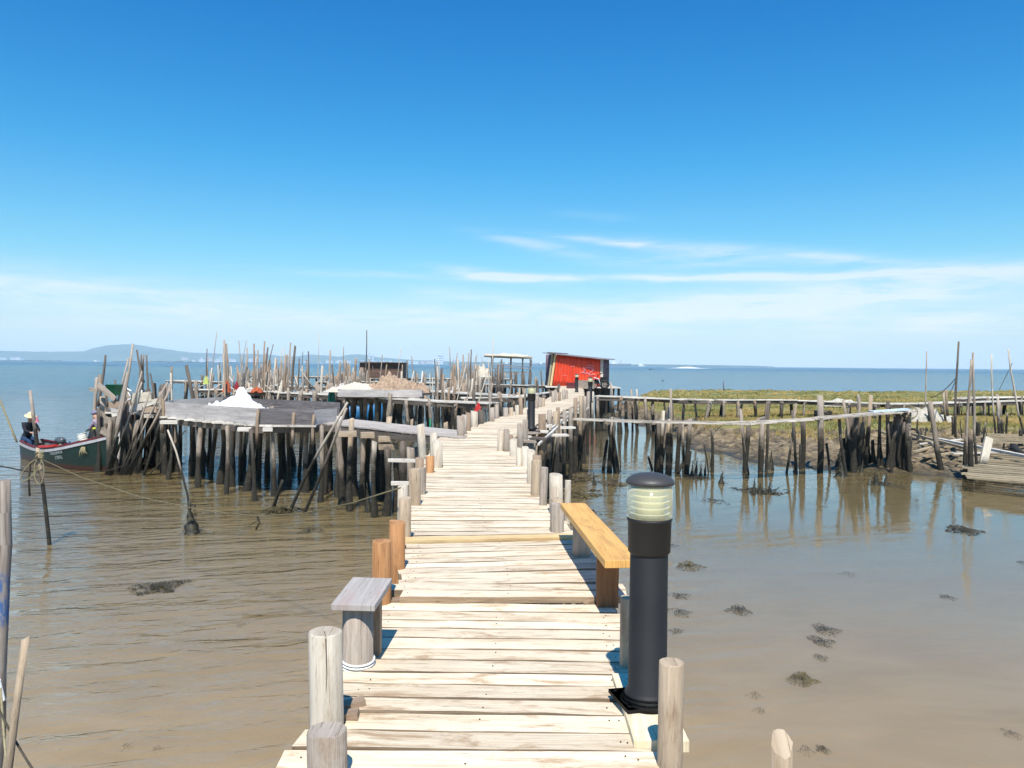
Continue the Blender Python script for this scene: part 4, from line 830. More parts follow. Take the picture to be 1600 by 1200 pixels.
P('tall pile of the rear right jetty, left of a close pair', 987, 640, 986.5, 608, 44, 3.8, tanW); P('tall pile of the rear right jetty, right of a close pair', 995, 640, 995, 608, 44.4, 3.8, paleW)
P('thin stake on the grass bank against the sea', 1130.5, 612, 1130, 596, 92, 2.0, darkW)
GR = 'bare stakes rising from the far left jetties'
for k in range(190):
    px = rr.choice([rr.uniform(300, 540), rr.uniform(320, 480), rr.uniform(340, 450), rr.uniform(500, 760), rr.uniform(640, 765)]); D = rr.uniform(44, 88); zt_ = rr.uniform(2.3, 3.6) if rr.random() < .75 else rr.uniform(3.4, 5.0)
    b = W(px, 570, D); mt_ = rr.choice((greyW, paleW, brownW, greyW, brownW, darkW)); th_ = rr.uniform(.04, .11)
    lb_ = f"{'tall' if zt_ > 3.6 else 'short' if zt_ < 2.7 else 'middling'} {'thin' if th_ < .07 else 'stout'} {CW[mt_.name]} stake " + ('near the leaning dark squared post' if px < 330 else 'in the tangle round the thick dark post' if px < 385 else 'in the tangle right of the orange nets' if px < 450 else 'between the stake tangle and the net heap' if px < 545 else 'in front of the dark hut' if px < 632 else 'between the dark hut and the lone pole' if px < 700 else 'left of the canopy frame')+(', farther back' if D > 66 else ', nearer')
    pole('wooden_stake', lb_, (b.x+rr.uniform(-.3, .3), D, -.8), (b.x+rr.uniform(-.25, .25), D+rr.uniform(-.3, .3), zt_), th_, mt_, GR, 'stake', seg=5, n=4, bend=.03, rng=rr)
for k in range(26):
    px = 708+k*3.1+rr.uniform(-1, 1); D = rr.uniform(66, 74); b = W(px, 570, D); top = W(px, rr.uniform(570, 583) if k < 20 else rr.uniform(560, 578), D).z
    pole('wooden_stake', 'one stake of the dense picket of dark stakes left of the canopy', (b.x, D, -.8), (b.x+rr.uniform(-.1, .1), D, top), rr.uniform(.06, .11), rr.choice((darkW, brownW, darkW)), 'dark stakes left of the canopy', 'stake', seg=5, n=3, rng=rr)
for k in range(40):
    px = rr.uniform(300, 540); D = rr.uniform(46, 62); b = W(px, 570, D); a_ = rr.uniform(-1.6, 1.6); z0 = rr.uniform(1.2, 2.0)
    mt_ = rr.choice((paleW, greyW, farW)); pole('loose_board', f"{CW[mt_.name]} loose board leaning {'right' if a_ > 0 else 'left'} among the stakes "+('near the thick dark post' if px < 385 else 'right of the orange nets' if px < 460 else 'left of the net heap'), (b.x, D, z0), (b.x+a_, D+rr.uniform(-.5, .5), z0+rr.uniform(.1, 1.3)), .05, mt_, 'loose boards among the stakes', 'board', seg=4, n=2, rng=rr)
for (px, py, D, sx, sz, mt, lb) in ((354, 604, 45.5, .55, .65, orangeM, 'orange fishing net hung among the stakes'), (370, 602, 46.5, .3, .5, plain('crimson_cloth', (.30, .02, .03), rough=.9), 'dark crimson cloth bundle hung beside the orange net'), (401, 608.5, 45.5, .7, .35, orangeM, 'flat orange net bundle under the bright topped jetty'), (747, 636, 34.6, .32, .38, redM, 'red cloth tied to the end of the nearest left jetty'), (322, 594, 50, .4, .5, plain('yellow_green_net', (.5, .55, .15), rough=.9), 'yellow green net on the short low jetty'), (755, 580, 60, 1.3, .9, creamM, 'pale frayed net draped on the stakes left of the canopy')):
    g = W(px, py, D); heap('net_bundle' if 'net' in lb else 'cloth_bundle', lb, 'net' if 'net' in lb else 'cloth', (g.x, D, g.z-sz/2), sx, sx*.8, sz*.8, mt, int(px), rough=.7, n=14)
# green net hanging at the near end of the long jetty
q = MB(); g = W(519, 614, 40)
for k in range(5): q.log((g.x+rr.uniform(-.15, .15), 40, g.z-1.6), (g.x+rr.uniform(-.1, .1), 40, g.z+.2), .07, .05, seg=6, n=5, bend=.08, jit=.5)
tag(q.build('hanging_net', plain('green_net', (.02, .25, .18), rough=.9, var=.3)), 'teal green net hanging from the jetty left of the board tray', 'net')

# ================================================================ right-hand jetties
def hgt(x, y):
    return ground_h(x, y, float(sdist(SHORE, [x], [y])[0]), float(sdist(GRASS, [x], [y])[0]))
jetW = wood('worn_jetty_boards', (.60, .53, .43), (.44, .37, .29), (.22, .17, .12), stain=(.09, .07, .05), stain_amt=.9, var=.7)
jetty('plank_jetty', 'front right jetty of worn boards from the pier to its raised broken end', [G(893, 655, 1.85), G(965, 659, 1.82), G(1035, 659.5, 1.82), G(1100, 660, 1.85), G(1180, 663, 1.85), G(1250, 657, 1.92), G(1330, 650, 2.02), G(1418, 641, 2.12)], .8, spacing=60, seed=41, boards=4, beams=False, cat='jetty', thick=.042, mat=jetW, stringers=False)
FJ = [o for o in col.objects if o.get('label', '').startswith('front right jetty')][0]
for (px, pyb, pyt, hw, mt, ln) in ((955, 738, 652, 4.2, greyW, .1), (962, 737, 664, 5, darkW, -.35), (1025, 739, 655, 3.5, darkW, 0), (1030, 741, 662, 4.5, darkW, 0), (1036, 742, 642, 3.2, paleW, .02), (1029, 741, 648, 2, darkW, 0), (1045, 744, 655, 3, tanW, .03), (1048, 744, 608, 2.2, greyW, 0), (1059, 738, 662, 4, darkW, .1), (1076, 741, 655, 4.2, greyW, .08), (1167, 735, 664, 4.5, darkW, .12),
                              (1191, 738, 660, 5, pileW, .03), (1282, 736, 618, 5, greyW, -.02), (1255, 732, 655, 4.4, darkW, 0), (1328, 731, 652, 4.5, darkW, 0), (1339, 732, 652, 5.5, darkW, 0), (1343, 731, 620, 3, pileW, 0), (1358, 728, 618, 3.6, tanW, .12), (1345, 735, 660, 3, darkW, .1), (1375, 726, 648, 2.4, darkW, 0), (1390, 722, 627, 3.0, darkW, -.1), (1396, 724, 648, 5.5, darkW, .2), (1404, 728, 648, 4, darkW, .15), (1419, 729, 641, 4.6, pileW, .05), (1414, 726, 646, 3.4, darkW, .2), (1408, 728, 660, 3, darkW, .5)):
    g = G(px, pyb); D = min(g.y, 28.3); tp = W(px, pyt, D); q = MB(); tx = W(px, 650, D); q.log((tx.x-ln*.5, D+.05, -.9), (tp.x+ln*.6, D, tp.z), hw*D/FPX, n=5, bend=.012, rng=rr, seg=8, jit=.12); q.build('pile', mt, FJ)
for k in range(26):
    px = rnd.choice((rnd.uniform(1318, 1365), rnd.uniform(1370, 1424), rnd.uniform(1385, 1422))); D = rnd.uniform(27.2, 29.2); b_ = W(px, 650, D); q = MB(); q.pile((b_.x+rnd.uniform(-.4, .4), D, -.9), (b_.x, D, rnd.uniform(1.0, 2.05)), rnd.uniform(.04, .085)); q.build('pile', darkW, FJ)
for (px, D, z) in ((958, 27, 1.72), (1030, 27, 1.72), (1076, 27, 1.74), (1190, 27.6, 1.78), (1283, 28, 1.86), (1340, 28, 1.94), (1398, 28, 2.0)): b = W(px, 650, D); q = MB(); q.board((b.x-.3, b.y-.55, z), (b.x+.3, b.y+.6, z+.03), .1, .11, n=2, jit=.01); q.build('cross_beam', pileW, FJ)
q = MB(); g = W(1412, 641, 27.8); q.board((g.x-1.2, g.y-.1, 2.10), (g.x+.1, g.y-.1, 2.2), .42, .05, n=3, jit=.01); q.build('end_board', wood('blue_stained_board', (.72, .72, .70), (.50, .60, .64), (.30, .40, .45), stain=(.10, .42, .55), stain_amt=.8, var=.1), FJ)
jetty('plank_jetty', 'rear right jetty of thin boards crossing behind the marsh grass edge', [G(932, 619, 1.95), G(994, 621, 1.93), G(1031, 621.5, 1.9), G(1081, 625.3, 1.85), G(1160, 625, 1.8), G(1250, 625.5, 1.75), G(1310, 628, 1.7), G(1375, 631, 1.65), G(1450, 630.5, 1.65), G(1520, 628, 1.7), G(1620, 626, 1.75)], .95, spacing=1.25, seed=42, boards=4, above=.02, r=.09, lean=.12)
jetty('plank_jetty', 'short plank walk beside the rear right jetty at the far right edge', [G(1500, 623, 1.9), G(1550, 620.5, 1.9), G(1625, 621, 1.95)], .8, spacing=2.0, seed=43, r=.09, above=.25)
for (px, py, hh, mt, lb) in ((1430, 640, .5, paleW, ''),): pass
for k in range(22):
    px = rnd.uniform(905, 1320); D = rnd.uniform(26.3, 28.6); b_ = W(px, 650, D); q = MB(); q.log((b_.x+rnd.uniform(-.5, .5), D, -.9), (b_.x, D, rnd.uniform(1.5, 2.5) if k % 3 else rnd.uniform(.3, 1.2)), rnd.uniform(.025, .065), n=4, bend=.02, jit=.12); q.build('pile', rnd.choice((darkW, pileW, greyW, darkW)), FJ)
# wreck of the low platform at the right edge
t = thing('collapsed_platform', 'collapsed low platform of muddy planks lying on the bank at the right edge', 'platform', (17, 28, .3))
q = MB(); r2 = random.Random(9)
def H(px, py, z): return G(px, py, z)
for k in range(17):
    y0 = 747-k*3.1; x0 = 1512-k*1.4+r2.uniform(-5, 8)
    a = H(max(x0, 1455 if k > 12 else 1500), y0-1.0, .42); b = H(1640, y0+10+r2.uniform(-1.5, 1.5), .46); q.board(a, b, .27, .05, n=5, jit=.012, rng=r2, endjit=.08)
q.build('deck', mudW, t)
q = MB()
for (x0, y0, z0, x1, y1, z1, w_) in ((1430, 716, .4, 1500, 706, .5, .22), (1428, 706, .4, 1462, 697, .5, .2), (1368, 693, .45, 1415, 697, .45, .25), (1385, 680, .6, 1455, 690, .55, .25), (1440, 690, .5, 1462, 686, .5, .3), (1372, 672, .7, 1420, 690, .5, .2)): q.board(H(x0, y0, z0), H(x1, y1, z1), w_, .06, n=3, jit=.01, rng=r2)
o = q.build('fallen_planks', mudW, t)
q = MB(); q.board(H(1466, 686, .75), H(1640, 720, .7), .18, .09, n=5, jit=.008, rng=r2); q.build('long_beam', farW, t)
q = MB(); q.board(H(1426, 678, .8), H(1508, 700, .75), .14, .08, n=4, jit=.008, rng=r2); q.build('long_beam', mudW, t)
q = MB(); q.log(H(1583, 695, .6), H(1602, 712, .5), .12, n=3); q.build('fallen_log', greyW, t)
for k in range(5): q = MB(); q.board(H(1535+k*2, 678+k*3.0, .75), H(1640, 681+k*3.2, .75), .2, .05, n=3, jit=.012, rng=r2); q.build('back_plank', mudW, t)
def SP(label, x0, y0, x1, y1, w_, mt=greyW, z0=.25, nm='wooden_post', bend=.012, ztip=None):
    g = G(x0, y0, z0); tp = W(x1, y1, g.y); return pole(nm, label, (g.x-(tp.x-g.x)*.3, g.y, z0-.6), tp, w_*g.y/FPX/2, mt, bend=bend, seg=8, rt=w_*g.y/FPX/2*.72)
SP('thick dark leaning post with a pale roped head by the collapsed platform', 1470, 730, 1454, 628, 10, pileW)
SP('straight tall pole standing leftmost on the right bank', 1443, 672, 1448, 549, 2.6, greyW)
SP('tallest dark pole on the right bank with stay lines tied to it', 1494, 690, 1498, 534, 4, darkW)
SP('pair pole on the right bank, the darker one behind', 1512, 735, 1518, 562, 4.6, pileW, bend=.02); SP('pair pole on the right bank, the knotty one in front', 1524, 735, 1520.5, 551, 4.6, greyW, bend=.03)
SP('thin pale knotty pole third from the right edge', 1557, 690, 1549.5, 553, 3, paleW, bend=.02); SP('long pale pole leaning left at the right edge', 1600, 690, 1575.5, 546, 3.4, paleW, bend=.02)
SP('square short post in front of the collapsed platform, pale', 1508, 735, 1509, 682, 6, tanW); SP('stout short post behind the leaning pale plank', 1516, 738, 1516, 680, 9, brownW)
g = G(1521, 736, .2); q = MB(); q.board((g.x, g.y-.3, -.2), tuple(W(1545, 684, g.y+.3)), .26, .10, up=(0, -1, .3), n=5, jit=.012); tag(q.build('leaning_plank', wood('pale_mossy_plank', (.60, .54, .43), (.47, .40, .30), (.25, .21, .14), tide=.55)), 'broad pale plank leaning right out of the mud among posts', 'plank')
for (x0, y0, x1, y1, w_, mt, lb) in ((1455, 678, 1451, 634, 7, darkW, 'dark stubby post left of the roped leaning post'), (1480, 678, 1474, 612, 4.6, tanW, 'tan post of a pair left of the tallest pole, leaning'), (1484, 676, 1478, 610, 4.6, brownW, 'brown post of a pair left of the tallest pole'), (1474, 672, 1474, 643, 5.5, paleW, 'white topped short stub on the right bank'), (1490, 686, 1489, 652, 7, darkW, 'black stub with pale cap beside the tallest pole'), (1527, 692, 1530, 660, 7, greyW, 'grey stub behind the leaning pale plank'), (1561, 695, 1559, 622, 5, greyW, 'grey pole behind the thin knotty pole'), (1568, 692, 1566, 655, 5, greyW, 'short cut post at the right of the knotty pole'), (1572, 686, 1574, 645, 4, tanW, 'forked twiggy post near the right edge'), (1596, 700, 1595, 672, 8, tanW, 'blunt brown post at the right edge'), (1533, 650, 1537, 618, 3.5, greyW, 'leaning stake behind the pair of poles'), (1566, 672, 1558, 640, 3, darkW, 'thin dark stake beside the knotty pole'), (1586, 640, 1584, 611, 4.5, brownW, 'dark short post on the rear jetty at the right'), (1341, 655, 1341, 617, 5, greyW, 'grey post with a tyre cap behind the front right jetty'), (1396, 660, 1399, 641, 3, paleW, 'small pale stub under the end of the front right jetty')):
    SP(lb, x0, y0, x1, y1, w_, mt)
for k in range(34):
    px = rnd.uniform(1432, 1600); py = rnd.uniform(640, 705); g = G(px, py, .45); h = rnd.uniform(.2, 1.1); lx = rnd.uniform(-.35, .35)
    mt_ = rnd.choice((darkW, greyW, brownW, paleW, darkW)); pole('broken_stub', f"{CW[mt_.name]} {'longer' if h > .65 else 'short'} broken stub on the right bank "+('left of the tallest pole' if px < 1495 else 'near the pair poles' if px < 1545 else 'close to the right edge')+(', leaning right' if lx > 0 else ', leaning left'), (g.x, g.y, .1), (g.x+lx*h, g.y+rnd.uniform(-.2, .2), .5+h), rnd.uniform(.02, .06), mt_, 'broken stubs on the right bank', 'stub', seg=6, n=3, bend=.04)
for k in range(16):
    px = rnd.uniform(1430, 1600); py = rnd.uniform(660, 712); g = G(px, py, .5); a_ = rnd.uniform(-.5, .5); L_ = rnd.uniform(.8, 2.2)
    q = MB(); q.board((g.x, g.y, .55), (g.x+L_*math.cos(a_), g.y+L_*math.sin(a_), .55+rnd.uniform(-.1, .35)), rnd.uniform(.1, .2), .045, n=3, jit=.012, endjit=.03); mt_ = rnd.choice((mudW, farW, mudW)); tag(q.build('loose_plank', mt_), f"{CW[mt_.name]} loose plank lying on the right bank "+('left of the tallest pole' if px < 1495 else 'behind the collapsed deck' if px < 1560 else 'close to the right edge'), 'plank', 'loose planks on the right bank')
def rope(nm, label, p0, p1, r, mat, sag=.1, n=16, cat='rope', wob=0):
    p0 = Vector(p0); p1 = Vector(p1); q = MB(); P_ = []
    for i in range(n+1): u = i/n; v = p0.lerp(p1, u); v.z -= sag*4*u*(1-u); P_.append(v)
    q.tube(P_, r, 6, .03, cap=True); return tag(q.build(nm, mat), label, cat)
g = G(1494, 690, .25).y
rope('stay_line', 'line slanting left from the tallest pole on the right bank', W(1496, 588, g), W(1455, 622, g+9), .02, darkW, .15); rope('stay_line', 'line slanting down close beside the tallest pole', W(1496, 588, g), W(1482, 618, g+3), .018, darkW, .05); rope('stay_line', 'faint line rising beside the long pale leaning pole', W(1582, 567, g), W(1561, 609, g+5), .015, greyW, .02)
rope('dangling_rope', 'thin rope hanging from the first piles of the front right jetty', W(967, 664, 26.6), W(970, 738, 26.6), .018, ropeDM, 0)
g = G(1444, 630, 1.0); heap('white_net_heap', 'heap of white netting on the grass behind the rear right jetty', 'net', (W(1447, 625, 41).x, 41.5, .85), 3.0, 1.6, .55, plain('bleached_net', (.58, .53, .43), rough=.95, var=.2, nscale=8, bump=1), 14, rough=.6)
heap('small_white_net', 'small pale net lump in the grass beyond the rear right jetty', 'net', (W(1323, 622, 55).x, 56, .9), 2.6, 1.2, .5, MATS['bleached_net'], 15)
crate((W(1298, 645, 41).x, 42, .8), .8, .5, .55, paleW, 'small pale crate standing in the grass under the rear right jetty')
q = MB(); c = W(1428, 676, 28.6); q.tube([(c.x+.2*math.cos(a), c.y+.1*math.sin(a), c.z-.05+.18*math.sin(a)) for a in np.linspace(0, 6.28, 19)], .045, 7, .03, cap=False); tag(q.build('old_tyre', metalM), 'black tyre lying near the end of the front right jetty', 'tyre')
q = MB(); c = W(1427, 645, 27.8); q.tube([(c.x+(.16+.01*a)*math.cos(a), c.y+.02*a, c.z+.0+(.13+.008*a)*math.sin(a)) for a in np.linspace(0, 19, 60)], .011, 6, .1, cap=False); tag(q.build('rope_coil', ropeM), 'coil of pale rope hung on the raised end of the front right jetty', 'rope')

# ================================================================ weedy stumps and floating weed
def stump(label, px, py, w_, h, seed=0, group=None):
    g = G(px, py); D = g.y; r = w_*D/FPX/2; hh = h*D/FPX*1.0; q = MB(); s_ = random.Random(seed+px)
    n = 8; P_ = []; R_ = []
    for i in range(n+1): u = i/n; P_.append((g.x+s_.uniform(-.12, .12)*r*u+.3*r*math.sin(u*2+seed), g.y, -.15+(hh+.15)*u)); R_.append(r*((1-u)**1.7*.85+.17*(1-u*.6))*s_.uniform(.8, 1.15))
    q.tube(P_, R_, 12, .28, rng=s_)
    for k in range(40):
        u = s_.random()**1.8; a = s_.uniform(0, 6.28); rad = r*((1-u)**1.7*.85+.16); c = Vector((g.x+rad*math.cos(a), g.y+rad*math.sin(a), max(.0, hh*u))); e = Vector((math.cos(a), math.sin(a), -.5))*r*.25; w2 = Vector((-math.sin(a), math.cos(a), 0))*r*.12
        b = len(q.v); q.v += [c-w2, c+w2, c+e+w2*.6, c+e-w2*.6]; q.face((b, b+1, b+2, b+3), ((0, 0),)*4)
    return tag(q.build('weedy_stump', weedM), label, 'stump', group)
for a in (('pointed weedy stump of the left cluster by the front right jetty, leftmost', 1082, 745, 9, 26), ('slim weedy stump second in the left cluster', 1088, 744, 9, 30), ('weedy stump third in the left cluster, stout', 1094, 744, 9, 20), ('thin weedy spike right of the left cluster', 1102.5, 742, 6, 26), ('lone cone shaped weedy stump in open water', 1129, 756, 15, 20), ('tall thin weedy stump left of three in the drifting weed', 1177, 771, 11, 25), ('middle weedy stump of three in the drifting weed', 1189, 771, 13, 18), ('right weedy stump of three in the drifting weed', 1204, 771, 14, 17),
          ('weedy stump with a long spike near the jetty piles', 1203, 734, 14, 30), ('narrow weedy stump alone before the mud edge', 1241, 737, 8, 24), ('broad weedy stump in front of the end of the jetty, spiky', 1311, 745, 19, 30), ('short weedy stump right against the broad spiky one', 1318, 742, 10, 40), ('squat weedy stump pair in the water, left', 1370, 757, 18, 22), ('squat weedy stump pair in the water, right', 1385, 756, 13, 17), ('small weedy stump in dark weed beside the pier', 928, 758, 8, 22), ('weedy stump under the jetty end on the mud', 1348, 738, 12, 18), ('blackened weedy mound below the jetty end', 1390, 733, 26, 18),
          ('weedy base of the thin bent stick in open water', 301, 833, 34, 50), ('weed covered stub beside the ramp piles', 573, 800, 16, 46)):
    stump(a[0], *a[1:], seed=len(a[0]))
weed2 = plain('olive_seaweed', (.13, .10, .03), rough=.7, var=.4, nscale=14, c2=(.02, .02, .012))
def weed(label, px, py, w_, dense=1.0, flat=.05, wide=.42, mat=None):
    g = G(px, py); R_ = w_*g.y/FPX/2; s_ = random.Random(int(px*7+py)); q = MB(); near_ = g.y < 17; n = int((620 if near_ else 220)*dense)
    for k in range(n):
        a = s_.uniform(0, 6.28); d = s_.random()**.75; fx = math.cos(a)*d*R_*(1+.3*math.sin(a*3+px)); fy = math.sin(a)*d*R_*wide*3.0*(1+.3*math.sin(a*2+py))
        z = s_.uniform(-.01, flat)*(1-d*.8); l = R_*(s_.uniform(.02, .10) if near_ else s_.uniform(.05, .18)); th = s_.uniform(0, 3.14); dx = math.cos(th)*l; dy = math.sin(th)*l; up = s_.uniform(-.3, 1.0)*l*.5; wz = l*s_.uniform(.12, .3)
        b = len(q.v); c = Vector((g.x+fx, g.y+fy, z)); q.v += [c+Vector((-dx, -dy, -.01)), c+Vector((-dy*.3, dx*.3, wz*.4)), c+Vector((dx, dy, up)), c+Vector((dy*.3, -dx*.3, wz))]; q.face((b, b+1, b+2, b+3), ((0, 0),)*4)
    return tag(q.build('seaweed_clump', mat or weedM), label, 'seaweed')
WD = [('broad dark weed patch afloat left of the pier', 250, 918, 76, 1.6), ('tiny weed speck below the broad left patch', 376, 978, 17, .3), ('brown topped weed clump just right of the bollard light', 1077, 885, 44, 1.3), ('weed streak beside the bollard light, upper of two', 1062, 932, 32, .7), ('weed streak beside the bollard light, lower of two', 1062, 958, 38, .6), ('small weed tuft touching the bollard light lower down', 1056, 987, 24, .5), ('oval weed clump in open water right of the bollard light', 1154, 954, 38, 1.1), ('top weed clump of a column of three', 1290, 985, 40, .9), ('middle weed clump of a column of three', 1283, 1003, 38, .9), ('bottom weed clump of a column of three', 1282, 1029, 24, .6), ('largest weed clump at lower right, brown topped', 1254, 1062, 46, 1.5), ('faint weed streak left of the largest lower clump', 1179, 1087, 24, .25), ('faint weed tuft under the faint streak', 1187, 1112, 20, .25), ('weed clump near the splintered post', 1285, 1172, 22, .8), ('faint weed beside the clump near the splintered post', 1260, 1174, 26, .3), ('dark weed mat under the pole reflections at right', 1505, 829, 54, 1.3), ('small weed smear far right of the pier', 1480, 934, 24, .6), ('faint weed patch at the far right edge, low', 1580, 1148, 26, .4), ('thin weed line on calm water near the jetty', 1117, 783, 40, .4), ('drifting weed raft around three stumps', 1188, 768, 78, .8), ('faint weed smudge in mid water right', 1325, 898, 26, .15), ('dark weed mass in the shade beside the pier', 905, 745, 60, 1.3), ('weed bed along the pier below the bench', 905, 775, 62, 1.2), ('weed bed nearest the bench beside the pier', 915, 800, 46, .8), ('faint smudge of weed at bottom left', 197, 1168, 20, .2), ('second faint smudge of weed at bottom left', 245, 1172, 18, .15), ('weed clump on the left beside the rope', 486, 829, 36, .6), ('long weed hump where the sticks meet the water', 440, 800, 62, 2.0), ('weed streak at the right edge', 1598, 880, 20, .4), ('weed clump near the left cluster of stumps', 1090, 747, 44, .9), ('weed below the jetty end stumps', 1380, 757, 46, .8), ('weed clump behind the bollard light, high', 1050, 853, 20, .4)]
for k, (lb, px, py, w_, dn) in enumerate(WD): weed(lb, px, py, w_, dn, flat=.16 if 'hump' in lb else .05, mat=weed2 if k in (2, 10, 22, 27, 21) else None)

# ================================================================ left tangle of piles and leaning poles
t = thing('tangled_platform', 'old platform of crowded piles and crooked boards beside the boat', 'platform', (-12.5, 26.5, 0))
r3 = random.Random(31)
for k in range(74):
    px = r3.uniform(158, 262); D = r3.uniform(25.2, 29.5); b = W(px, 600, D); q = MB(); h = r3.uniform(1.7, 2.3) if r3.random() < .8 else r3.uniform(2.3, 2.9)
    q.pile((b.x+r3.uniform(-.2, .2), D, -1), (b.x+r3.uniform(-.15, .15), D, h), r3.uniform(.05, .11), rng=r3, seg=8); q.build('pile', r3.choice((darkW, pileW, darkW, darkW)), t)
q = MB()
for k in range(11): q.board((-13.3+k*.27, 25.9, 1.93+r3.uniform(-.05, .05)), (-12.9+k*.27, 29.3, 1.95+r3.uniform(-.05, .05)), .24, .05, n=3, jit=.01, rng=r3)
q.build('deck', farW, t)
for (x0, y0, x1, y1, w_, mt) in ((175, 648, 246, 626, .16, farW), (174, 640, 222, 636, .2, boxW), (170, 632, 200, 633, .22, brownW), (140, 608, 153, 610, .12, greyW), (153, 601, 180, 624, .17, greyW), (217, 640, 245, 640, .2, tanW), (205, 622, 236, 619, .3, creamM), (165, 655, 175, 660, .2, pileW), (158, 672, 172, 680, .22, pileW), (245, 632, 262, 630, .3, farW), (222, 650, 240, 650, .12, paleW), (196, 632, 208, 645, .15, farW)):
    a = W(x0, y0, 25.6); b = W(x1, y1, 25.5); q = MB(); q.board(a, b, .05, w_, n=3, jit=.01, rng=r3); q.build('cross_board', mt, t)
LP_ = [('two piece mooring post of the tangle, lower thick leaning part next to the boat', 146, 690, 151, 590, 6.5, greyW), ('dark upper post spliced on the mooring post', 152, 622, 165, 555, 4.0, darkW), ('crooked thick post behind the mooring post', 165, 720, 156, 585, 5.2, brownW), ('longest pole of the tangle, leaning right to the highest tip', 163, 700, 208, 537, 3.6, greyW), ('long pole leaning right just left of the longest', 160, 690, 201, 560, 3.6, greyW), ('third long pole leaning right, thick at the foot', 170, 712, 200, 582, 5.0, greyW),
       ('dark short pole leaning left at the top of the tangle', 222, 585, 214, 547, 3.2, darkW), ('dark upright pole left of a tight pair', 221, 650, 221, 554, 3.0, darkW), ('dark upright pole right of a tight pair', 225, 650, 225, 554, 2.6, brownW), ('stout squared dark post in the tangle', 219, 640, 220, 579, 6.5, darkW), ('straight dark pole leaning left, right of the pair', 234, 625, 229, 555, 2.8, darkW), ('thinner dark pole leaning left, rightmost of the dark poles', 241, 622, 235, 584, 2.6, darkW), ('short dark post carrying a green bin', 180, 650, 180, 594, 4, darkW),
       ('pale pole leaning right across the middle of the tangle', 167, 700, 222, 580, 3.2, greyW), ('thin pole leaning far right from the tangle foot', 188, 705, 262, 597, 2.6, greyW), ('grey pole leaning far right to the platform corner', 193, 715, 268, 603, 3.4, greyW), ('thick pole leaning right below the platform corner', 200, 718, 262, 622, 4.2, greyW), ('pole leaning right, lowest and nearest of the tangle', 222, 722, 266, 600, 3.8, greyW), ('brace pole leaning right near the middle', 185, 706, 234, 613, 3, greyW), ('grey stub with broken tip right of the tangle', 254, 655, 251, 612, 6, greyW), ('pole leaning behind the dark pair, greyish', 202, 640, 222, 597, 3.2, greyW), ('small brace leaning left low in the tangle', 232, 668, 219, 648, 3, tanW), ('thin stick crossing low towards the platform piles', 230, 706, 290, 672, 1.6, greyW), ('stick under the tangle lying towards the water', 170, 707, 185, 720, 2.4, greyW)]
for k, (lb, x0, y0, x1, y1, w_, mt) in enumerate(LP_):
    D0_ = 27.7 if k < 3 else 24.45+.11*(k % 7) if x0 != x1 and y0 > 690 else 26.2+.15*(k % 5); a = W(x0+(3 if x1 > x0+12 else 0), 742 if (y0 >= 690 and y1 < y0) else y0, D0_); b = W(x1, y1, D0_+.3)
    if y0 < 690 and a.z > 2.2: a = a+(a-b).normalized()*.3
    pole('leaning_pole' if abs(x1-x0) > 12 else 'upright_pole', lb, a, b, w_*26/FPX/2*1.25, mt, 'poles of the tangled platform', bend=.015, seg=7, rt=w_*26/FPX/2*.85, rng=r3)
q = MB(); c = W(178, 610, 26.6); q.lathe([(.2, -.16), (.27, .2), (.28, .2)], c, 18); tag(q.build('green_bin', greenM), 'green plastic bin on the tangled platform', 'bin')
q = MB()
for k in range(6): c = W(r3.uniform(198, 222), r3.uniform(608, 632), 25.8); q.log(c, c+Vector((r3.uniform(-.6, .6), .1, r3.uniform(-.4, .4))), .03, seg=5, n=4, bend=.2)
tag(q.build('rope_tangle', ropeWM), 'tangle of pale rope on the tangled platform', 'rope')
weed('mat of weed and mud round the foot of the tangled platform', 225, 728, 120, 3.0, flat=.3, wide=.12)
weed('weed round the foot of the poles next to the boat bow', 185, 734, 70, 1.6, flat=.2, wide=.2)

# ================================================================ fishing boat
BO = Vector((-18.05, 29.5, 0)); BW = Vector((-12.95, 25.7, 0)); bx = (BW-BO).normalized(); by = Vector((-bx.y, bx.x, 0)); BL = (BW-BO).length
t = thing('fishing_boat', 'dark green wooden fishing boat with a white rail and raised bow beside the tangled platform', 'boat', BO+bx*BL/2)
def bp(u, f, z): return BO+bx*(u*BL)+by*(f)+Vector((0, 0, z))
def beam_(u): return .88*min(1, (.45+1.1*u) if u < .5 else 1.0)*(1 if u < .52 else max(.0, 1-((u-.52)/.48)**2.3))
def sheer(u): return .60-.38*u+1.10*u**2.6 if u > 0 else .6
SECT = [(0.0, 0), (.45, .02), (.78, .16), (.92, .42), (1.0, 1.0)]
def hull_pt(u, j, side, shrink=1.0):
    f, h = SECT[j]; zk = -.32+.35*max(0, u-.72)**1.5*3; z = zk+(sheer(u)-zk)*h; hb = beam_(u)*f*shrink
    rake = .42*max(0, u-.8)/.2*h
    p = bp(u, side*hb, z)+bx*rake; return p
gm, gt, gb = newmat('hull_paint'); tco = gt.nodes.new('ShaderNodeNewGeometry').outputs['Position']; s_ = gt.nodes.new('ShaderNodeSeparateXYZ'); gt.links.new(tco, s_.inputs[0]); nn = noise(gt, tco, 5, 5, .7)
gr = ramp(gt, nn, [(.35, (.005, .018, .014)), (.65, (.009, .031, .022))]); mr = gt.nodes.new('ShaderNodeMapRange'); mr.inputs[1].default_value = .13; mr.inputs[2].default_value = .20; gt.links.new(mth(gt, 'ADD', s_.outputs[2], mth(gt, 'MULTIPLY_ADD', nn, .12, -.06)), mr.inputs[0])
gt.links.new(mixc(gt, mr.outputs[0], (.06, .022, .017), gr), gb.inputs['Base Color']); gb.inputs['Roughness'].default_value = .4
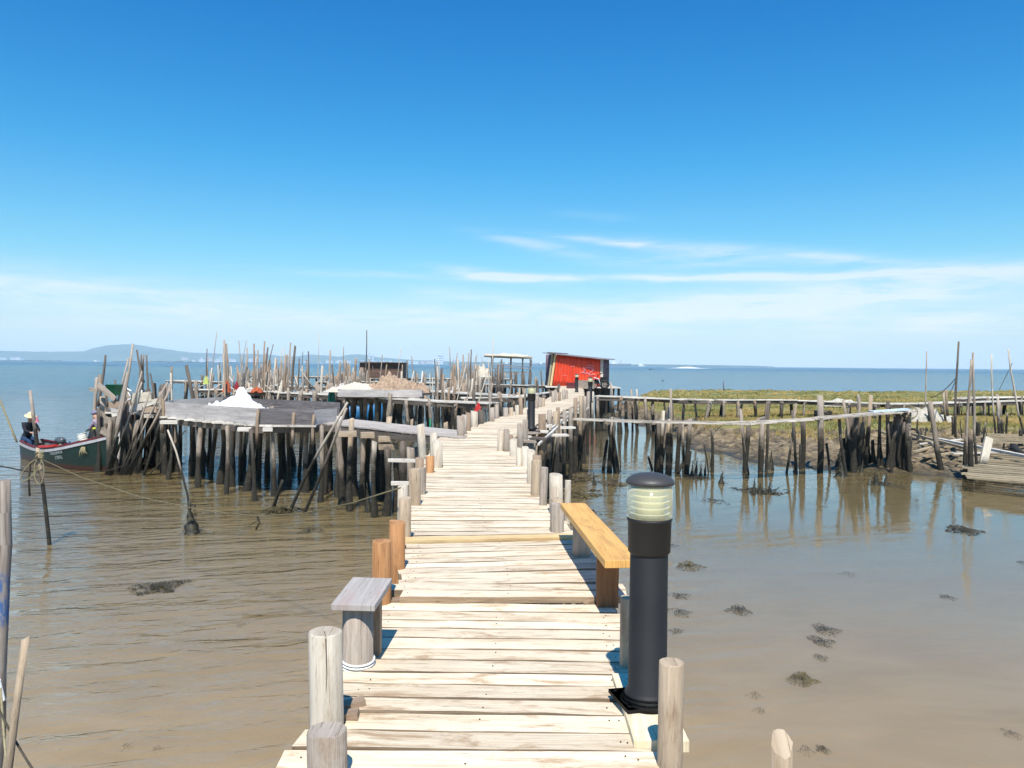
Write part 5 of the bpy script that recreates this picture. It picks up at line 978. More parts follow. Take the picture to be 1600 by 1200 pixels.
def shell(nm, mat, shrink, jmax=4, par=t):
    q = MB(); n = 22
    for i in range(n+1):
        u = i/n
        for side, js in ((-1, range(4, -1, -1)), (1, range(1, 5))):
            for j in js: q.v.append(hull_pt(u, j, side, shrink)+(Vector((0, 0, .05)) if shrink < 1 else Vector((0, 0, 0))))
    m_ = 9
    for i in range(n):
        for k in range(m_-1): a = i*m_+k; q.face((a, a+m_, a+m_+1, a+1) if shrink == 1 else (a+1, a+m_+1, a+m_, a), ((0, 0), (1, 0), (1, 1), (0, 1)), True)
    q.face(tuple(range(m_)), [(0, 0)]*m_)
    return q.build(nm, mat, par)
shell('hull', gm, 1.0); shell('inner_hull', plain('boat_inside', (.20, .23, .22), rough=.7, var=.3), .94)
railM = plain('white_rail_paint', (.46, .44, .44), rough=.5, var=.12); darkredM = plain('dark_red_paint', (.16, .015, .02), rough=.5)
for side in (-1, 1):
    P_ = [hull_pt(u, 4, side)+Vector((0, 0, -.045)) for u in np.linspace(0, 1, 22)]; q = MB()
    for a, b in zip(P_, P_[1:]): q.board(a, b+(b-a)*.03, .05, .085)
    q.build('rail', railM, t)
    P_ = [hull_pt(u, 4, side)+Vector((0, 0, .045))-by*side*.035 for u in np.linspace(0.0, .97, 22)]; q = MB()
    for a, b in zip(P_, P_[1:]): q.board(a, b+(b-a)*.03, .07, .055)
    q.build('gunwale', darkredM, t)
q = MB(); q.tube([hull_pt(1, 0, 1)-Vector((0, 0, .1)), hull_pt(1, 2, 1), hull_pt(1, 3, 1), hull_pt(1, 4, 1)+Vector((0, 0, .12))], [.05, .05, .055, .06], 8, 0); q.build('stem_post', boxW, t)
q = MB(); q.board(hull_pt(0, 4, -1)+Vector((0, 0, -.03)), hull_pt(0, 4, 1)+Vector((0, 0, -.03)), .06, .12); q.build('transom_rail', railM, t)
for u in (.16, .48, .70): q = MB(); w2 = beam_(u)*.9; z = sheer(u)-.16; q.board(bp(u, -w2, z), bp(u, w2, z), .24, .04); q.build('thwart', plain('thwart_wood', (.22, .14, .09), rough=.7) if u == .16 else MATS['thwart_wood'], t)
q = MB(); q.board(bp(.10, 0, .04), bp(.80, 0, .08), .6, .04, n=4); q.build('floor', MATS['thwart_wood'], t)
q = MB(); pts = [hull_pt(u, 4, -1)+Vector((0, 0, .1))-by*-.04 for u in np.linspace(.42, .62, 7)]; [q.board(a, b, .16, .07) for a, b in zip(pts, pts[1:])]; q.build('red_side_board', redM, t)
# worn white registration letters on the bow side
lw = plain('worn_white_letters', (.42, .47, .46), rough=.7, var=.35, nscale=60)
def lettering(txt, u, h, size, z):
    cu = bpy.data.curves.new('lettering', 'FONT'); cu.body = txt; cu.size = size; cu.extrude = .003; o = bpy.data.objects.new('lettering', cu); col.objects.link(o); cu.materials.append(lw)
    a = hull_pt(u, 3, -1); b = hull_pt(u+.17, 3, -1); a4 = hull_pt(u, 4, -1); d = (b-a); d.z = 0; d.normalize(); upv = (a4-a).normalized(); nrm = d.cross(upv).normalized(); upv = nrm.cross(d)
    p = a.lerp(a4, h)+nrm*.03; mt_ = Matrix(((d.x, upv.x, nrm.x, p.x), (d.y, upv.y, nrm.y, p.y), (d.z, upv.z, nrm.z, p.z), (0, 0, 0, 1)))
    rot = Matrix.Rotation(R(9), 4, 'Z'); dg = bpy.context.evaluated_depsgraph_get(); me = bpy.data.meshes.new_from_object(o.evaluated_get(dg)); bpy.data.objects.remove(o)
    o = bpy.data.objects.new('lettering', me); col.objects.link(o); o.parent = t; o.matrix_local = Matrix.Translation(-t.location) @ mt_ @ rot
lettering('TERESINHA', .575, .62, .15, 0); lettering('1701L', .62, .34, .17, 0)
q = MB(); c = hull_pt(.83, 4, -1)+Vector((0, 0, -.25))-by*.03
for k in range(4): q.tube([c+Vector((.03*k, -.03, .1)), c+Vector((.05*k-.05, -.05, -.05)), c+Vector((.09*k-.08, -.05, -.22+.03*k))], [.018, .024, .012], 6, .2)
q.build('rope_knot', ropeM, t)
# cargo
def cargo(u, f, z): return bp(u, f, z)
nb = cargo(.40, -.1, .1); heap('net_pile', 'brown fishing net heaped in the middle of the boat', 'net', nb, 1.3, .8, .5, plain('tan_net', (.36, .28, .18), rough=.95, var=.3, nscale=14, bump=1), 21, rough=.3, n=18)
heap('clothes_pile', 'pile of dark blue and grey oilskins in the boat', 'clothes', cargo(.60, .12, .38), .8, .6, .55, plain('dark_oilskin', (.03, .045, .06), rough=.5, var=.3, nscale=9, c2=(.25, .28, .27)), 22, rough=.35, n=18)
heap('blue_sack', 'blue sack at the foot of the oilskins', 'sack', cargo(.535, -.15, .38), .45, .35, .42, plain('blue_sack', (.02, .07, .16), rough=.6), 23, rough=.25, n=12)
def bucket(c, r, h, mat, label, lean=(0, 0)):
    t = thing('bucket', label, 'bucket', c); q = MB(); d = Vector((lean[0], lean[1], 1)).normalized(); P_ = [Vector(c)+d*h*k/4 for k in range(5)]; q.tube(P_, [r*.85, r*.9, r*.94, r*.98, r], 16, 0); q.build('tub', mat, t)
    q = MB(); q.tube([P_[-1]-d*.02, P_[-1]+d*.012], [r*1.06, r*1.06], 16, 0); q.build('rim', mat, t); return t
bucketM = plain('white_bucket_plastic', (.74, .72, .62), rough=.5, var=.1)
bucket(cargo(.575, .25, .72), .16, .36, bucketM, 'white bucket leaning on top of the oilskins', (-.35, .1)); bucket(cargo(.68, .0, .66), .17, .32, bucketM, 'cream bucket behind the oilskins nearer the bow', (-.5, .1))
heap('dark_flag_bundle', 'black pointed cloth between the two buckets', 'cloth', cargo(.64, .35, .85), .35, .3, .5, metalM, 24, n=12, rough=.2)
# outboard motor lying amidships
te = thing('outboard_motor', 'grey outboard motor with a rounded cowl lying beside the upright post in the boat', 'motor', cargo(.26, .2, .6))
q = MB(); c = cargo(.27, .3, .72); q.tube([c+bx*x for x in (-.26, -.2, -.05, .12, .24, .27)], [.07, .12, .14, .135, .10, .04], 14, .02); q.build('cowl', plain('grey_cowl', (.10, .11, .12), rough=.3), te)
q = MB(); q.tube([c+bx*-.1+Vector((0, 0, -.1)), c+bx*-.15+Vector((0, 0, -.5))], [.07, .05], 8, 0); q.build('leg', metalM, te)
q = MB(); q.tube([c+bx*.2, c+bx*.75+Vector((0, 0, -.1))], [.025, .02], 6, 0); q.build('tiller', metalM, te)
pole('boat_post', 'grey brown post standing upright in the boat beside the seated person', W(60, 712, 28.0), W(47, 611, 28.2), .075, greyW, cat='post', rt=.055, bend=.004, seg=8)
heap('pink_cloth', 'small pink rag tied to the upright post in the boat', 'rag', W(58, 660, 28.05), .14, .12, .2, plain('pink_cloth', (.6, .2, .25)), 25, n=8, rough=.2)
rope('boat_wire', 'thin dark bent cable above the bow cargo', cargo(.72, .1, .75), cargo(.86, -.1, 1.15), .014, metalM, -.14, cat='cable')

# ---- people: a skinned body with head and fingers; clothes and hats are children
def skin_mesh(name, verts, edges, radii, mat, parent, root=0, sub=2):
    me = bpy.data.meshes.new(name); o0 = wloc(parent) if parent else Vector((0, 0, 0)); me.from_pydata([tuple(Vector(v)-o0) for v in verts], edges, []); me.materials.append(mat); o = bpy.data.objects.new(name, me); col.objects.link(o)
    if parent: o.parent = parent
    s = o.modifiers.new('skin', 'SKIN'); s.use_smooth_shade = True
    for i, r in enumerate(radii): me.skin_vertices[0].data[i].radius = (r, r) if not isinstance(r, tuple) else r
    me.skin_vertices[0].data[root].use_root = True
    s2 = o.modifiers.new('sub', 'SUBSURF'); s2.levels = sub; s2.render_levels = sub; return o
def person(label, J, shirt, trousers, hat, glove=None, fwd=None):
    """J: joints in world space - pelvis, waist, chest, neck, head, shoulders, elbows, wrists, hips, knees, ankles, toes"""
    t = thing('person', label, 'person', (J['pelvis'].x, J['pelvis'].y, min(J['anL'].z, J['anR'].z)-.05))
    V = []; E = []; Rr_ = []; ix = {}
    def add(k, p, r, par=None):
        ix[k] = len(V); V.append(p); Rr_.append(r)
        if par is not None: E.append((ix[par], ix[k]))
    add('pelvis', J['pelvis'], .10); add('waist', J['waist'], .10, 'pelvis'); add('chest', J['chest'], .115, 'waist'); add('neck', J['neck'], .055, 'chest'); add('jaw', J['neck'].lerp(J['head'], .62)+fwd*.03, .11, 'neck'); add('head', J['head'], .155, 'jaw'); add('crown', J['head']+(J['head']-J['neck']).normalized()*.09, .06, 'head')
    add('nose', J['head']+fwd*.112-Vector((0, 0, .02)), .014, 'head')
    for s in 'LR':
        add('sh'+s, J['sh'+s], .05, 'chest'); add('el'+s, J['el'+s], .042, 'sh'+s); add('wr'+s, J['wr'+s], .028, 'el'+s)
        hd = (J['wr'+s]-J['el'+s]).normalized(); sidev = hd.cross(Vector((0, 0, 1))).normalized(); add('pa'+s, J['wr'+s]+hd*.06, .034, 'wr'+s)
        for k in range(4):
            b_ = J['wr'+s]+hd*.10+sidev*(.024*(k-1.5)); add(f'fa{s}{k}', b_, .0105, 'pa'+s); add(f'fb{s}{k}', b_+hd*(.035+.006*(k in (1, 2)))-Vector((0, 0, .016)), .0095, f'fa{s}{k}'); add(f'fc{s}{k}', b_+hd*.045-Vector((0, 0, .045)), .008, f'fb{s}{k}')
        th = J['wr'+s]+hd*.045-sidev*.045; add(f'ta{s}', th, .012, 'pa'+s); add(f'tb{s}', th+hd*.03-Vector((0, 0, .02)), .010, f'ta{s}')
        add('hi'+s, J['hi'+s], .07, 'pelvis'); add('kn'+s, J['kn'+s], .062, 'hi'+s); add('an'+s, J['an'+s], .042, 'kn'+s); add('to'+s, J['to'+s], .038, 'an'+s)
    skin_mesh('body', V, E, Rr_, skinM, t)
    g = 1.13; names = ['waist', 'chest', 'neckb', 'shL', 'elL', 'fwL', 'shR', 'elR', 'fwR', 'pelvis']
    nb_ = J['chest'].lerp(J['neck'], .75)
    V2 = [J['waist'], J['chest'], nb_, J['shL'], J['elL'], J['elL'].lerp(J['wrL'], .8), J['shR'], J['elR'], J['elR'].lerp(J['wrR'], .8), J['waist'].lerp(J['pelvis'], .7)]
    skin_mesh('shirt', V2, [(0, 1), (1, 2), (1, 3), (3, 4), (4, 5), (1, 6), (6, 7), (7, 8), (0, 9)], [.15, .175, .075, .082, .062, .046, .082, .062, .046, .15], shirt, t, root=0)
    V3 = [J['pelvis'], J['hiL'], J['knL'], J['anL'], J['hiR'], J['knR'], J['anR'], J['waist'].lerp(J['pelvis'], .5)]
    skin_mesh('trousers', V3, [(0, 1), (1, 2), (2, 3), (0, 4), (4, 5), (5, 6), (0, 7)], [.16, .12, .085, .06, .12, .085, .06, .145], trousers, t, root=0)
    for s in 'LR':
        q = MB(); q.tube([J['an'+s]-Vector((0, 0, .03)), J['an'+s].lerp(J['to'+s], .5)-Vector((0, 0, .02)), J['to'+s]], [.055, .055, .04], 10, .02); q.build('boot', metalM, t)
        if glove:
            hd = (J['wr'+s]-J['el'+s]).normalized(); q = MB(); q.tube([J['wr'+s]-hd*.12, J['wr'+s], J['wr'+s]+hd*.05, J['wr'+s]+hd*.11], [.052, .04, .046, .03], 10, .03); q.build('glove', glove[0] if s == 'L' else glove[1], t)
    q = MB(); h = J['head']; side = fwd.cross(Vector((0, 0, 1))).normalized()
    for s in (-1, 1): q.tube([h+fwd*.088+side*.032*s+Vector((0, 0, .005)), h+fwd*.10+side*.032*s+Vector((0, 0, .005))], [.012, .009], 6, 0)
    q.build('eyes', metalM, t)
    q = MB(); q.tube([h+fwd*.085-side*.025-Vector((0, 0, .055)), h+fwd*.092-side*-.025-Vector((0, 0, .055))], .008, 6, 0); q.build('mouth', darkredM, t)
    up = (J['head']-J['neck']).normalized(); up = (up+Vector((0, 0, 1))).normalized(); c = J['head']+up*.07
    if hat[0] == 'straw':
        q = MB(); rot = Vector((0, 0, 1)).rotation_difference((up+fwd*.15).normalized()); prof = [(.215, -.02), (.20, .0), (.125, .02), (.115, .05), (.105, .11), (.07, .135), (.001, .14)]
        seg = 22; b0 = 0
        for (r_, z_) in prof:
            for k in range(seg): a = 6.283*k/seg; q.v.append(c+rot @ Vector((r_*math.cos(a), r_*math.sin(a), z_)))
        for i in range(len(prof)-1):
            for k in range(seg): k2 = (k+1) % seg; q.face((i*seg+k, i*seg+k2, (i+1)*seg+k2, (i+1)*seg+k), ((0, 0), (1, 0), (1, 1), (0, 1)), True)
        o = q.build('straw_hat', hat[1], t); s_ = o.modifiers.new('thick', 'SOLIDIFY'); s_.thickness = .008
    else:
        q = MB(); rot = Vector((0, 0, 1)).rotation_difference(up); prof = [(.112, -.01), (.116, .03), (.10, .075), (.06, .10), (.001, .108)]; seg = 18
        for (r_, z_) in prof:
            for k in range(seg): a = 6.283*k/seg; q.v.append(c+rot @ Vector((r_*math.cos(a), r_*math.sin(a), z_)))
        for i in range(len(prof)-1):
            for k in range(seg): k2 = (k+1) % seg; q.face((i*seg+k, i*seg+k2, (i+1)*seg+k2, (i+1)*seg+k), ((0, 0), (1, 0), (1, 1), (0, 1)), True)
        cp = q.build('cap', hat[1], t); q = MB(); q.board(c+fwd*.09+Vector((0, 0, .0)), c+fwd*.19-Vector((0, 0, .03)), .15, .012); q.build('visor', hat[1], cp)
    return t
def shirtM(nm, c, c2=None): return plain(nm, c, rough=.9, var=.2, nscale=20 if c2 else 5, c2=c2)
# left: sitting on the stern thwart, leaning towards the middle of the boat
s0 = bp(-.015, -.05, 0); f = bx.copy(); sd_ = Vector((-f.y, f.x, 0)); V3_ = Vector
def at_(f_, s_, z): return s0+f*f_+sd_*s_+Vector((0, 0, z))
person('person in a wide straw hat, black top and blue trousers sitting in the boat stern', dict(pelvis=at_(-.12, 0, .72), waist=at_(-.04, 0, .90), chest=at_(.06, 0, 1.16), neck=at_(.14, 0, 1.36), head=at_(.20, 0, 1.50), shL=at_(.10, .19, 1.25), shR=at_(.10, -.19, 1.25), elL=at_(.32, .24, 1.02), elR=at_(.34, -.24, 1.02), wrL=at_(.55, .10, .98), wrR=at_(.56, -.10, .95), hiL=at_(-.10, .12, .68), hiR=at_(-.10, -.12, .68), knL=at_(.32, .12, .66), knR=at_(.32, -.10, .64), anL=at_(.42, .08, .26), anR=at_(.44, -.04, .26), toL=at_(.60, .08, .20), toR=at_(.62, -.04, .20)),
       shirtM('black_top', (.012, .013, .02)), shirtM('blue_trousers', (.015, .05, .12)), ('straw', plain('straw', (.80, .66, .40), rough=.9, var=.15, nscale=20)), fwd=f)
# right: standing in the bow behind the rail, bending forward over the boat
s0 = bp(.80, .12, 0); f = (-bx*.95+Vector((0, -.15, 0))).normalized(); sd_ = Vector((-f.y, f.x, 0))
person('person in cap, checked shirt and bright gloves bending over the boat bow', dict(pelvis=at_(-.22, 0, 1.12), waist=at_(-.14, 0, 1.28), chest=at_(.04, 0, 1.52), neck=at_(.17, 0, 1.68), head=at_(.25, 0, 1.79), shL=at_(.06, .18, 1.60), shR=at_(.06, -.18, 1.60), elL=at_(.22, .22, 1.36), elR=at_(.20, -.22, 1.36), wrL=at_(.46, .14, 1.30), wrR=at_(.44, -.05, 1.33), hiL=at_(-.22, .11, 1.04), hiR=at_(-.22, -.11, 1.04), knL=at_(-.12, .13, .68), knR=at_(-.14, -.13, .68), anL=at_(-.20, .13, .28), anR=at_(-.22, -.13, .28), toL=at_(-.02, .14, .22), toR=at_(-.04, -.14, .22)),
       shirtM('checked_shirt', (.50, .40, .42), (.10, .08, .16)), shirtM('navy_trousers', (.02, .03, .06)), ('cap', plain('grey_cap', (.22, .20, .30), rough=.8)), glove=(greenM, plain('yellow_glove', (.62, .68, .05), rough=.6)), fwd=f)

# ================================================================ foreground poles, sticks and ropes at the left
P_ = W(5, 750, 5.0); q = MB(); r4 = random.Random(4)
pts = [(-3.46, 5.0, -1), (-3.40, 5.0, .2), (W(-2, 1150, 5).x, 5, W(0, 1150, 5).z), (W(-1, 1050, 5).x, 5, W(0, 1050, 5).z), (W(3, 980, 5).x, 5, W(0, 980, 5).z), (W(5, 900, 5).x, 5, W(0, 900, 5).z), (W(8, 850, 5).x, 5, W(0, 850, 5).z), (W(7, 800, 5).x, 5, W(0, 800, 5).z), (W(6, 750, 5).x, 5, P_.z)]
q.tube(pts, [.05, .045, .042, .040, .038, .040, .042, .040, .041], 14, .07, rng=r4)
bm_, bt, bb_ = newmat('pole_with_blue_band'); uvn = bt.nodes.new('ShaderNodeUVMap').outputs[0]; ps = bt.nodes.new('ShaderNodeNewGeometry').outputs['Position']; s_ = bt.nodes.new('ShaderNodeSeparateXYZ'); bt.links.new(ps, s_.inputs[0])
c1 = ramp(bt, noise(bt, uvn, 1, 6, .65, .6, (30, 2, 1)), [(.3, (.10, .075, .055)), (.5, (.26, .21, .17)), (.7, (.38, .33, .28))]); nn = noise(bt, ps, 9, 5, .7); d_ = mth(bt, 'ABSOLUTE', mth(bt, 'SUBTRACT', s_.outputs[2], W(0, 935, 5).z)); k_ = ramp(bt, mth(bt, 'ADD', d_, mth(bt, 'MULTIPLY', nn, .22)), [(.24, (1, 1, 1)), (.30, (0, 0, 0))])
bt.links.new(mixc(bt, mth(bt, 'MULTIPLY', k_, ramp(bt, noise(bt, uvn, 1, 5, .7, .5, (30, 9, 1)), [(.42, (.1, .1, .1)), (.56, (.9, .9, .9))])), c1, (.02, .10, .27)), bb_.inputs['Base Color']); bb_.inputs['Roughness'].default_value = .85
tag(q.build('mooring_pole', bm_), 'thick crooked pole with a worn blue band at the left edge', 'pole')
a = W(12, 1200, 4.0); b = W(40, 997, 4.0); d = (a-b).normalized(); q = MB(); q.log(a+d*2.6, b, .022, .019, seg=10, n=10, bend=.006, jit=.07, slant=.6); tag(q.build('leaning_stick', tanW), 'slim stick with a pale broken tip leaning beside the thick pole at lower left', 'stick')
rope('mooring_rope', 'dark rope slanting across the slim stick at the lower left corner', W(-8, 1095, 4.2), W(60, 1215, 3.9), .006, ropeDM, .02); rope('mooring_rope', 'rope hanging down beside the thick pole at lower left', W(1, 1075, 4.6), W(12, 1215, 4.3), .007, ropeM, .03)
rope('white_line', 'short white line tied round the thick pole at the left edge', W(-2, 1062, 4.9), W(6, 1095, 4.9), .012, ropeWM, 0)
sb = G(78, 851); tp = W(56, 640, sb.y+.3)
pole('mooring_stick', 'thin stick standing in open water before the boat with rope loops tied on', (sb.x+.05, sb.y, -.6), W(59, 700, sb.y), .042, tanW, cat='stick', rt=.035, bend=.012, seg=8)
ropeOM = plain('olive_rope', (.20, .17, .09), rough=.95, var=.25, nscale=40); k0 = W(62, 716, sb.y-.06)
tr_ = thing('rope_loops', 'pale rope loops knotted round the thin stick before the boat', 'rope', k0)
for (dx, h, w2) in ((-.33, .46, .16), (.0, .5, .12)):
    q = MB(); pts = [k0+Vector((dx*math.sin(a/2)**2*1.0+w2*math.sin(a)*.8, -.02, -h*math.sin(a/2)**2)) for a in np.linspace(0, 6.283, 20)]; q.tube(pts, .009, 6, 0, cap=False); q.build('loop', ropeM, tr_)
q = MB(); q.tube([k0+Vector((0.07*math.cos(a), .06*math.sin(a), .02*math.sin(3*a)+.01*a)) for a in np.linspace(0, 14, 40)], .016, 6, 0); q.build('knot', ropeM, tr_)
q = MB(); q.tube([k0, k0+Vector((-.18, 0, -.1)), k0+Vector((-.22, 0, -.42)), k0+Vector((-.2, 0, -.75))], .018, 6, .1); q.build('tail', ropeDM, tr_)
end = W(626, 762, 7.9)
q = MB(); ctrl = [k0, W(125, 745, 14.8), W(220, 777, 13.6), W(320, 798, 12.4), W(400, 806, 11.3), W(470, 803, 10.3), W(550, 786, 9.1), end]
q.tube(ctrl, .0085, 6, .04); tag(q.build('mooring_rope', ropeOM), 'long tan rope sagging from the thin stick across to the pier posts', 'rope')
q = MB(); c = W(402, 806, 11.3); q.tube([c, c+Vector((.03, 0, -.1)), c+Vector((-.02, 0, -.2))], .014, 6, .1); q.tube([c+Vector((.02, 0, -.06)), c+Vector((-.12, 0, -.14))], .008, 5, .1); tag(q.build('hanging_weed', weedM), 'scrap of weed hanging from the lowest point of the tan rope', 'weed')
q = MB(); q.tube([W(-30, 722, 19), W(40, 736, 20), W(110, 741, 22), W(170, 735, 24.2), W(215, 722, 25.5)], .018, 6, .04); tag(q.build('mooring_rope', ropeDM), 'dark slack rope crossing in front of the boat from the left edge', 'rope')
pole('fishing_rod', 'pale thin pole slanting down from the left edge behind the boat', W(-14, 590, 30), W(26, 690, 29.6), .03, ropeM, cat='pole', rt=.045, bend=.004)

# ================================================================ far shore
def ridge(name, prof, D, depth, mat, kind='structure', label=None, cat=None):
    """hills: a heightfield band whose skyline follows measured heights; prof = [(px, py)]"""
    n = 140; xs = np.linspace(prof[0][0], prof[-1][0], n); ys = np.interp(xs, [p[0] for p in prof], [p[1] for p in prof]); V = []; rows = 9
    for j in range(rows):
        w_ = j/(rows-1)
        for i in range(n):
            b = W(xs[i], ys[i], D+depth*.5); h = max(b.z, .5); e = math.sin(math.pi*w_)**.7; rx = W(xs[i], ys[i], D).x/D
            yy = D+depth*(w_)+nz(i*.15, j, 1.0)*depth*.1; V.append((rx*yy*(1+0*w_), yy, -2 if j in (0, rows-1) else h*e*(1+.10*nz(i*.5, j*1.7, 1.0, 3)*(1-e*.6))))
    F = [(j*n+i, j*n+i+1, (j+1)*n+i+1, (j+1)*n+i) for j in range(rows-1) for i in range(n-1)]
    me = bpy.data.meshes.new(name); me.from_pydata(V, [], F); me.materials.append(mat); me.update(); o = bpy.data.objects.new(name, me); col.objects.link(o); o['kind'] = 'structure'; return o
hillM = plain('wooded_hillside', (.07, .10, .05), rough=.95, var=.3, nscale=.004, c2=(.03, .055, .03))
ridge('hills', [(-60, 549), (0, 548), (60, 549.5), (130, 549), (150, 543), (170, 539), (185, 538), (205, 538), (225, 540.5), (245, 544), (262, 546), (300, 551), (350, 552.5), (400, 553), (440, 556), (460, 557), (480, 554), (505, 555), (530, 557.5), (546, 554), (560, 553.5), (575, 555), (590, 558), (640, 562), (700, 564.5), (760, 566), (860, 568)], 8600, 2600, hillM)
ridge('far_shore', [(700, 566.5), (760, 566), (860, 567), (940, 568.5), (985, 569.5), (1020, 569.2), (1100, 570.3), (1180, 571.5), (1210, 573)], 6200, 900, hillM)
GB = 'pale buildings along the far shore'; bM = [plain('far_render_white', (.75, .73, .70), rough=.8, nscale=.02), plain('far_render_pink', (.62, .48, .42), rough=.8, nscale=.02), plain('far_render_grey', (.40, .42, .45), rough=.8, nscale=.02)]
r5 = random.Random(77); winM = plain('far_windows', (.08, .09, .11), rough=.3)
def house(px, D, wd, ht, mt, z0=1.0):
    b = W(px, 565, D); t_ = thing('distant_building', ('large ' if wd > 45 else 'small ')+{'far_render_white': 'white', 'far_render_pink': 'pinkish'}[mt.name]+' distant building on the far shore '+('at the left edge' if px < 100 else 'below the hill slope' if px < 425 else 'above the left jetties' if px < 550 else 'behind the dark hut' if px < 640 else 'between the dark hut and the red shed'), 'building', (b.x, D, 0), GB)
    q = MB(); q.board((b.x-wd/2, D, ht/2+z0-2), (b.x+wd/2, D, ht/2+z0-2), wd*.6, ht+4); q.build('walls', mt, t_)
    q = MB(); [q.board((b.x-wd/2+2, D-wd*.3-.3, z0+ht*(k+.6)/4), (b.x+wd/2-2, D-wd*.3-.3, z0+ht*(k+.6)/4), .5, ht*.1) for k in range(4)]; q.build('window_band', winM, t_)
    q = MB(); q.board((b.x-wd/2-1, D, z0+ht+.9), (b.x+wd/2+1, D, z0+ht+.9), wd*.62, 1.6); q.build('roof', bM[2], t_)
for k in range(64):
    px = r5.choice([r5.uniform(285, 360), r5.uniform(280, 420), r5.uniform(440, 545), r5.uniform(525, 640), r5.uniform(640, 850)]); 
    house(px, r5.uniform(8100, 8500), r5.uniform(18, 70), r5.uniform(10, 34), r5.choice(bM[:2]+bM[:1]), z0=r5.uniform(0, 10 if px > 420 else 26))
for px, wd, ht in ((6, 90, 26), (27, 110, 30), (33, 40, 20), (688, 60, 90), (577, 20, 110), (583, 16, 95)): house(px, 8300, wd, ht, bM[0])
stoneM = plain('dark_breakwater_stone', (.05, .05, .05), rough=.9)
for lb, x0, x1, py, D, h, mt in (('long thin dark breakwater line before the hills at left', -40, 95, 562.8, 3300, 2.4, stoneM), ('dark breakwater line right of the white boat', 175, 285, 564.5, 3000, 2.4, stoneM), ('dark breakwater line before the town', 262, 420, 565.8, 2700, 2.0, stoneM)):
    a = W(x0, py, D); b = W(x1, py, D); q = MB(); n = 30
    pts = [(a.x+(b.x-a.x)*i/n, D+r5.uniform(-8, 8), r5.uniform(-.3, .5)) for i in range(n+1)]; q.tube(pts, [h*r5.uniform(.6, 1.3) for _ in pts], 6, .3); tag(q.build('breakwater', mt), lb, 'breakwater')
for px, wd in ((172, 34), (258, 16), (266, 10)):
    g = W(px, 571.5, 560); q = MB(); q.tube([(g.x-wd*.2, 560, .02), (g.x, 560.5, .1), (g.x+wd*.2, 560, .02)], [.12, .2, .1], 6, .2); tag(q.build('float_line', stoneM), 'dark float line in open water, %s' % {172: 'long one left of the tangle poles', 258: 'short one right of the tangle poles', 266: 'smallest one beside the short float line'}[px], 'float')
# ships
def ship(label, px0, px1, D, hullm, top, name='ship', boxes=()):
    a = W(px0, 572, D); b = W(px1, 572, D); L = b.x-a.x; H_ = L*.09; t_ = thing(name, label, name, ((a.x+b.x)/2, D, 0)); q = MB(); n = 10
    for i in range(n+1):
        u = i/n; w_ = L*.07*math.sin(math.pi*min(.96, max(.06, u)))**.5; x = a.x+L*u
        for (f, z) in ((-1, H_*(1+.35*abs(2*u-1)**3)), (-.8, -.5), (.8, -.5), (1, H_*(1+.35*abs(2*u-1)**3))): q.v.append(Vector((x, D+f*w_, z)))
    for i in range(n):
        for k in range(4): a_ = i*4+k; k2 = i*4+(k+1) % 4; q.face((a_, a_+4, k2+4, k2), ((0, 0),)*4)
    q.face((0, 1, 2, 3), ((0, 0),)*4); q.face((n*4+3, n*4+2, n*4+1, n*4), ((0, 0),)*4); q.build('hull', hullm, t_)
    for (u, w_, z, h, mt) in boxes: q = MB(); q.board((a.x+L*(u-w_/2), D, H_+L*(z+h/2)), (a.x+L*(u+w_/2), D, H_+L*(z+h/2)), L*.09, L*h); q.build('superstructure', mt, t_)
shipM = plain('grey_ship_paint', (.12, .17, .22), rough=.6, nscale=.05)
ship('long grey ship with pale superstructure right of the red shed', 951, 986, 3900, shipM, None, boxes=((.2, .18, 0, .10, bM[0]), (.22, .08, .1, .06, bM[0]), (.5, .12, 0, .05, bM[2]), (.55, .02, .05, .14, bM[2]), (.75, .3, 0, .03, bM[2])))
ship('squat pale ferry between the grey ship and the sandbank', 997, 1008, 4600, bM[0], None, boxes=((.4, .6, 0, .2, bM[0]), (.3, .3, .2, .1, bM[0])))
ship('small dark motor boat on open water right of the pale ferry', 1013.5, 1021, 700, stoneM, None, name='motorboat', boxes=((.4, .3, 0, .12, stoneM),))
ship('small white boat before the hill at left', 146, 154, 2900, bM[0], None, name='motorboat', boxes=((.4, .4, 0, .2, bM[0]),))
ship('grey vessel on the horizon behind the canopy frame', 787, 808, 4300, shipM, None, boxes=((.2, .2, 0, .12, bM[0]), (.6, .4, 0, .04, bM[2])))
ship('grey vessel on the horizon just left of the red shed', 826, 850, 4400, shipM, None, boxes=((.8, .15, 0, .14, bM[0]), (.4, .4, 0, .05, bM[2])))
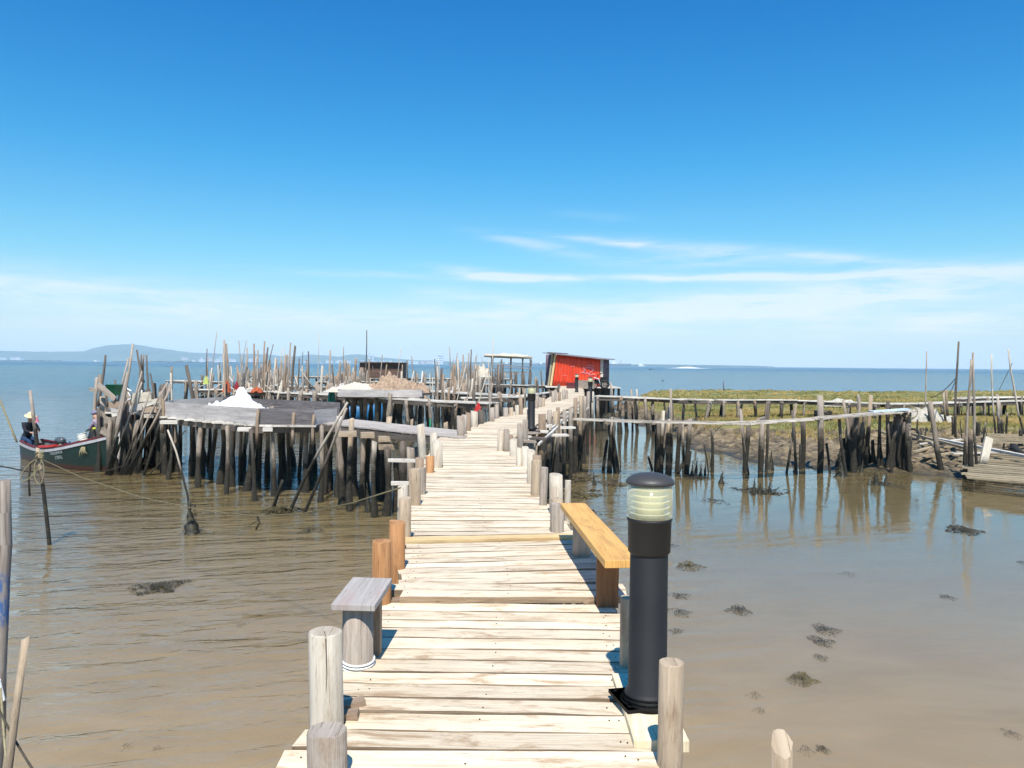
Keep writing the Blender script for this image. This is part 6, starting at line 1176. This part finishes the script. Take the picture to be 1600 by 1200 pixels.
q = MB(); a = W(1040, 575.5, 1250); b = W(1112, 575.5, 1250); n = 24
pts = [(a.x+(b.x-a.x)*i/n, 1250+r5.uniform(-3, 3), -.6) for i in range(n+1)]; q.tube(pts, [.8+2.6*math.exp(-((i/n-.48)/.22)**2) for i in range(n+1)], 8, .15); o = q.build('sandbank', plain('white_sand', (.80, .78, .72), rough=.9, nscale=.2)); o['kind'] = 'structure'
for (px, py, D) in ((1035, 608, 130), (1036, 596, 150), (1405, 604.5, 170)):
    g = W(px, py, D); q = MB(); q.tube([(g.x-.25, D, g.z), (g.x-.05, D, g.z+.12), (g.x+.22, D, g.z+.1)], [.03, .09, .03], 7, .05); q.board((g.x-.05, D-.3, g.z+.22), (g.x, D, g.z+.12), .14, .015); q.board((g.x-.05, D+.3, g.z+.2), (g.x, D, g.z+.12), .14, .015)
    tag(q.build('seabird', whiteM if px == 1405 else metalM), {608: 'dark seabird low over the water right of the shed, lower of two', 596: 'dark seabird over the water right of the shed, upper of two'}.get(py, 'white seabird on the water beyond the grass bank at right'), 'bird')

# ================================================================ haze
mb = MB(); x0, x1, y0_, y1, z0, z1 = -12500, 12500, -40, 11600, -4, 225
mb.v = [Vector(p) for p in ((x0, y0_, z0), (x1, y0_, z0), (x1, y1, z0), (x0, y1, z0), (x0, y0_, z1), (x1, y0_, z1), (x1, y1, z1), (x0, y1, z1))]
for f in ((3, 2, 1, 0), (4, 5, 6, 7), (0, 1, 5, 4), (1, 2, 6, 5), (2, 3, 7, 6), (3, 0, 4, 7)): mb.face(f, ((0, 0),)*4)
hm = bpy.data.materials.new('haze'); hm.use_nodes = True; hn = hm.node_tree; hn.nodes.clear(); pv = hn.nodes.new('ShaderNodeVolumePrincipled'); pv.inputs['Color'].default_value = (.64, .84, 1, 1); pv.inputs['Density'].default_value = 8.0e-5; pv.inputs['Anisotropy'].default_value = -.3
ho = hn.nodes.new('ShaderNodeOutputMaterial'); hn.links.new(pv.outputs[0], ho.inputs['Volume'])
o = mb.build('haze', hm, origin=(0, 0, 0)); o['kind'] = 'stuff'
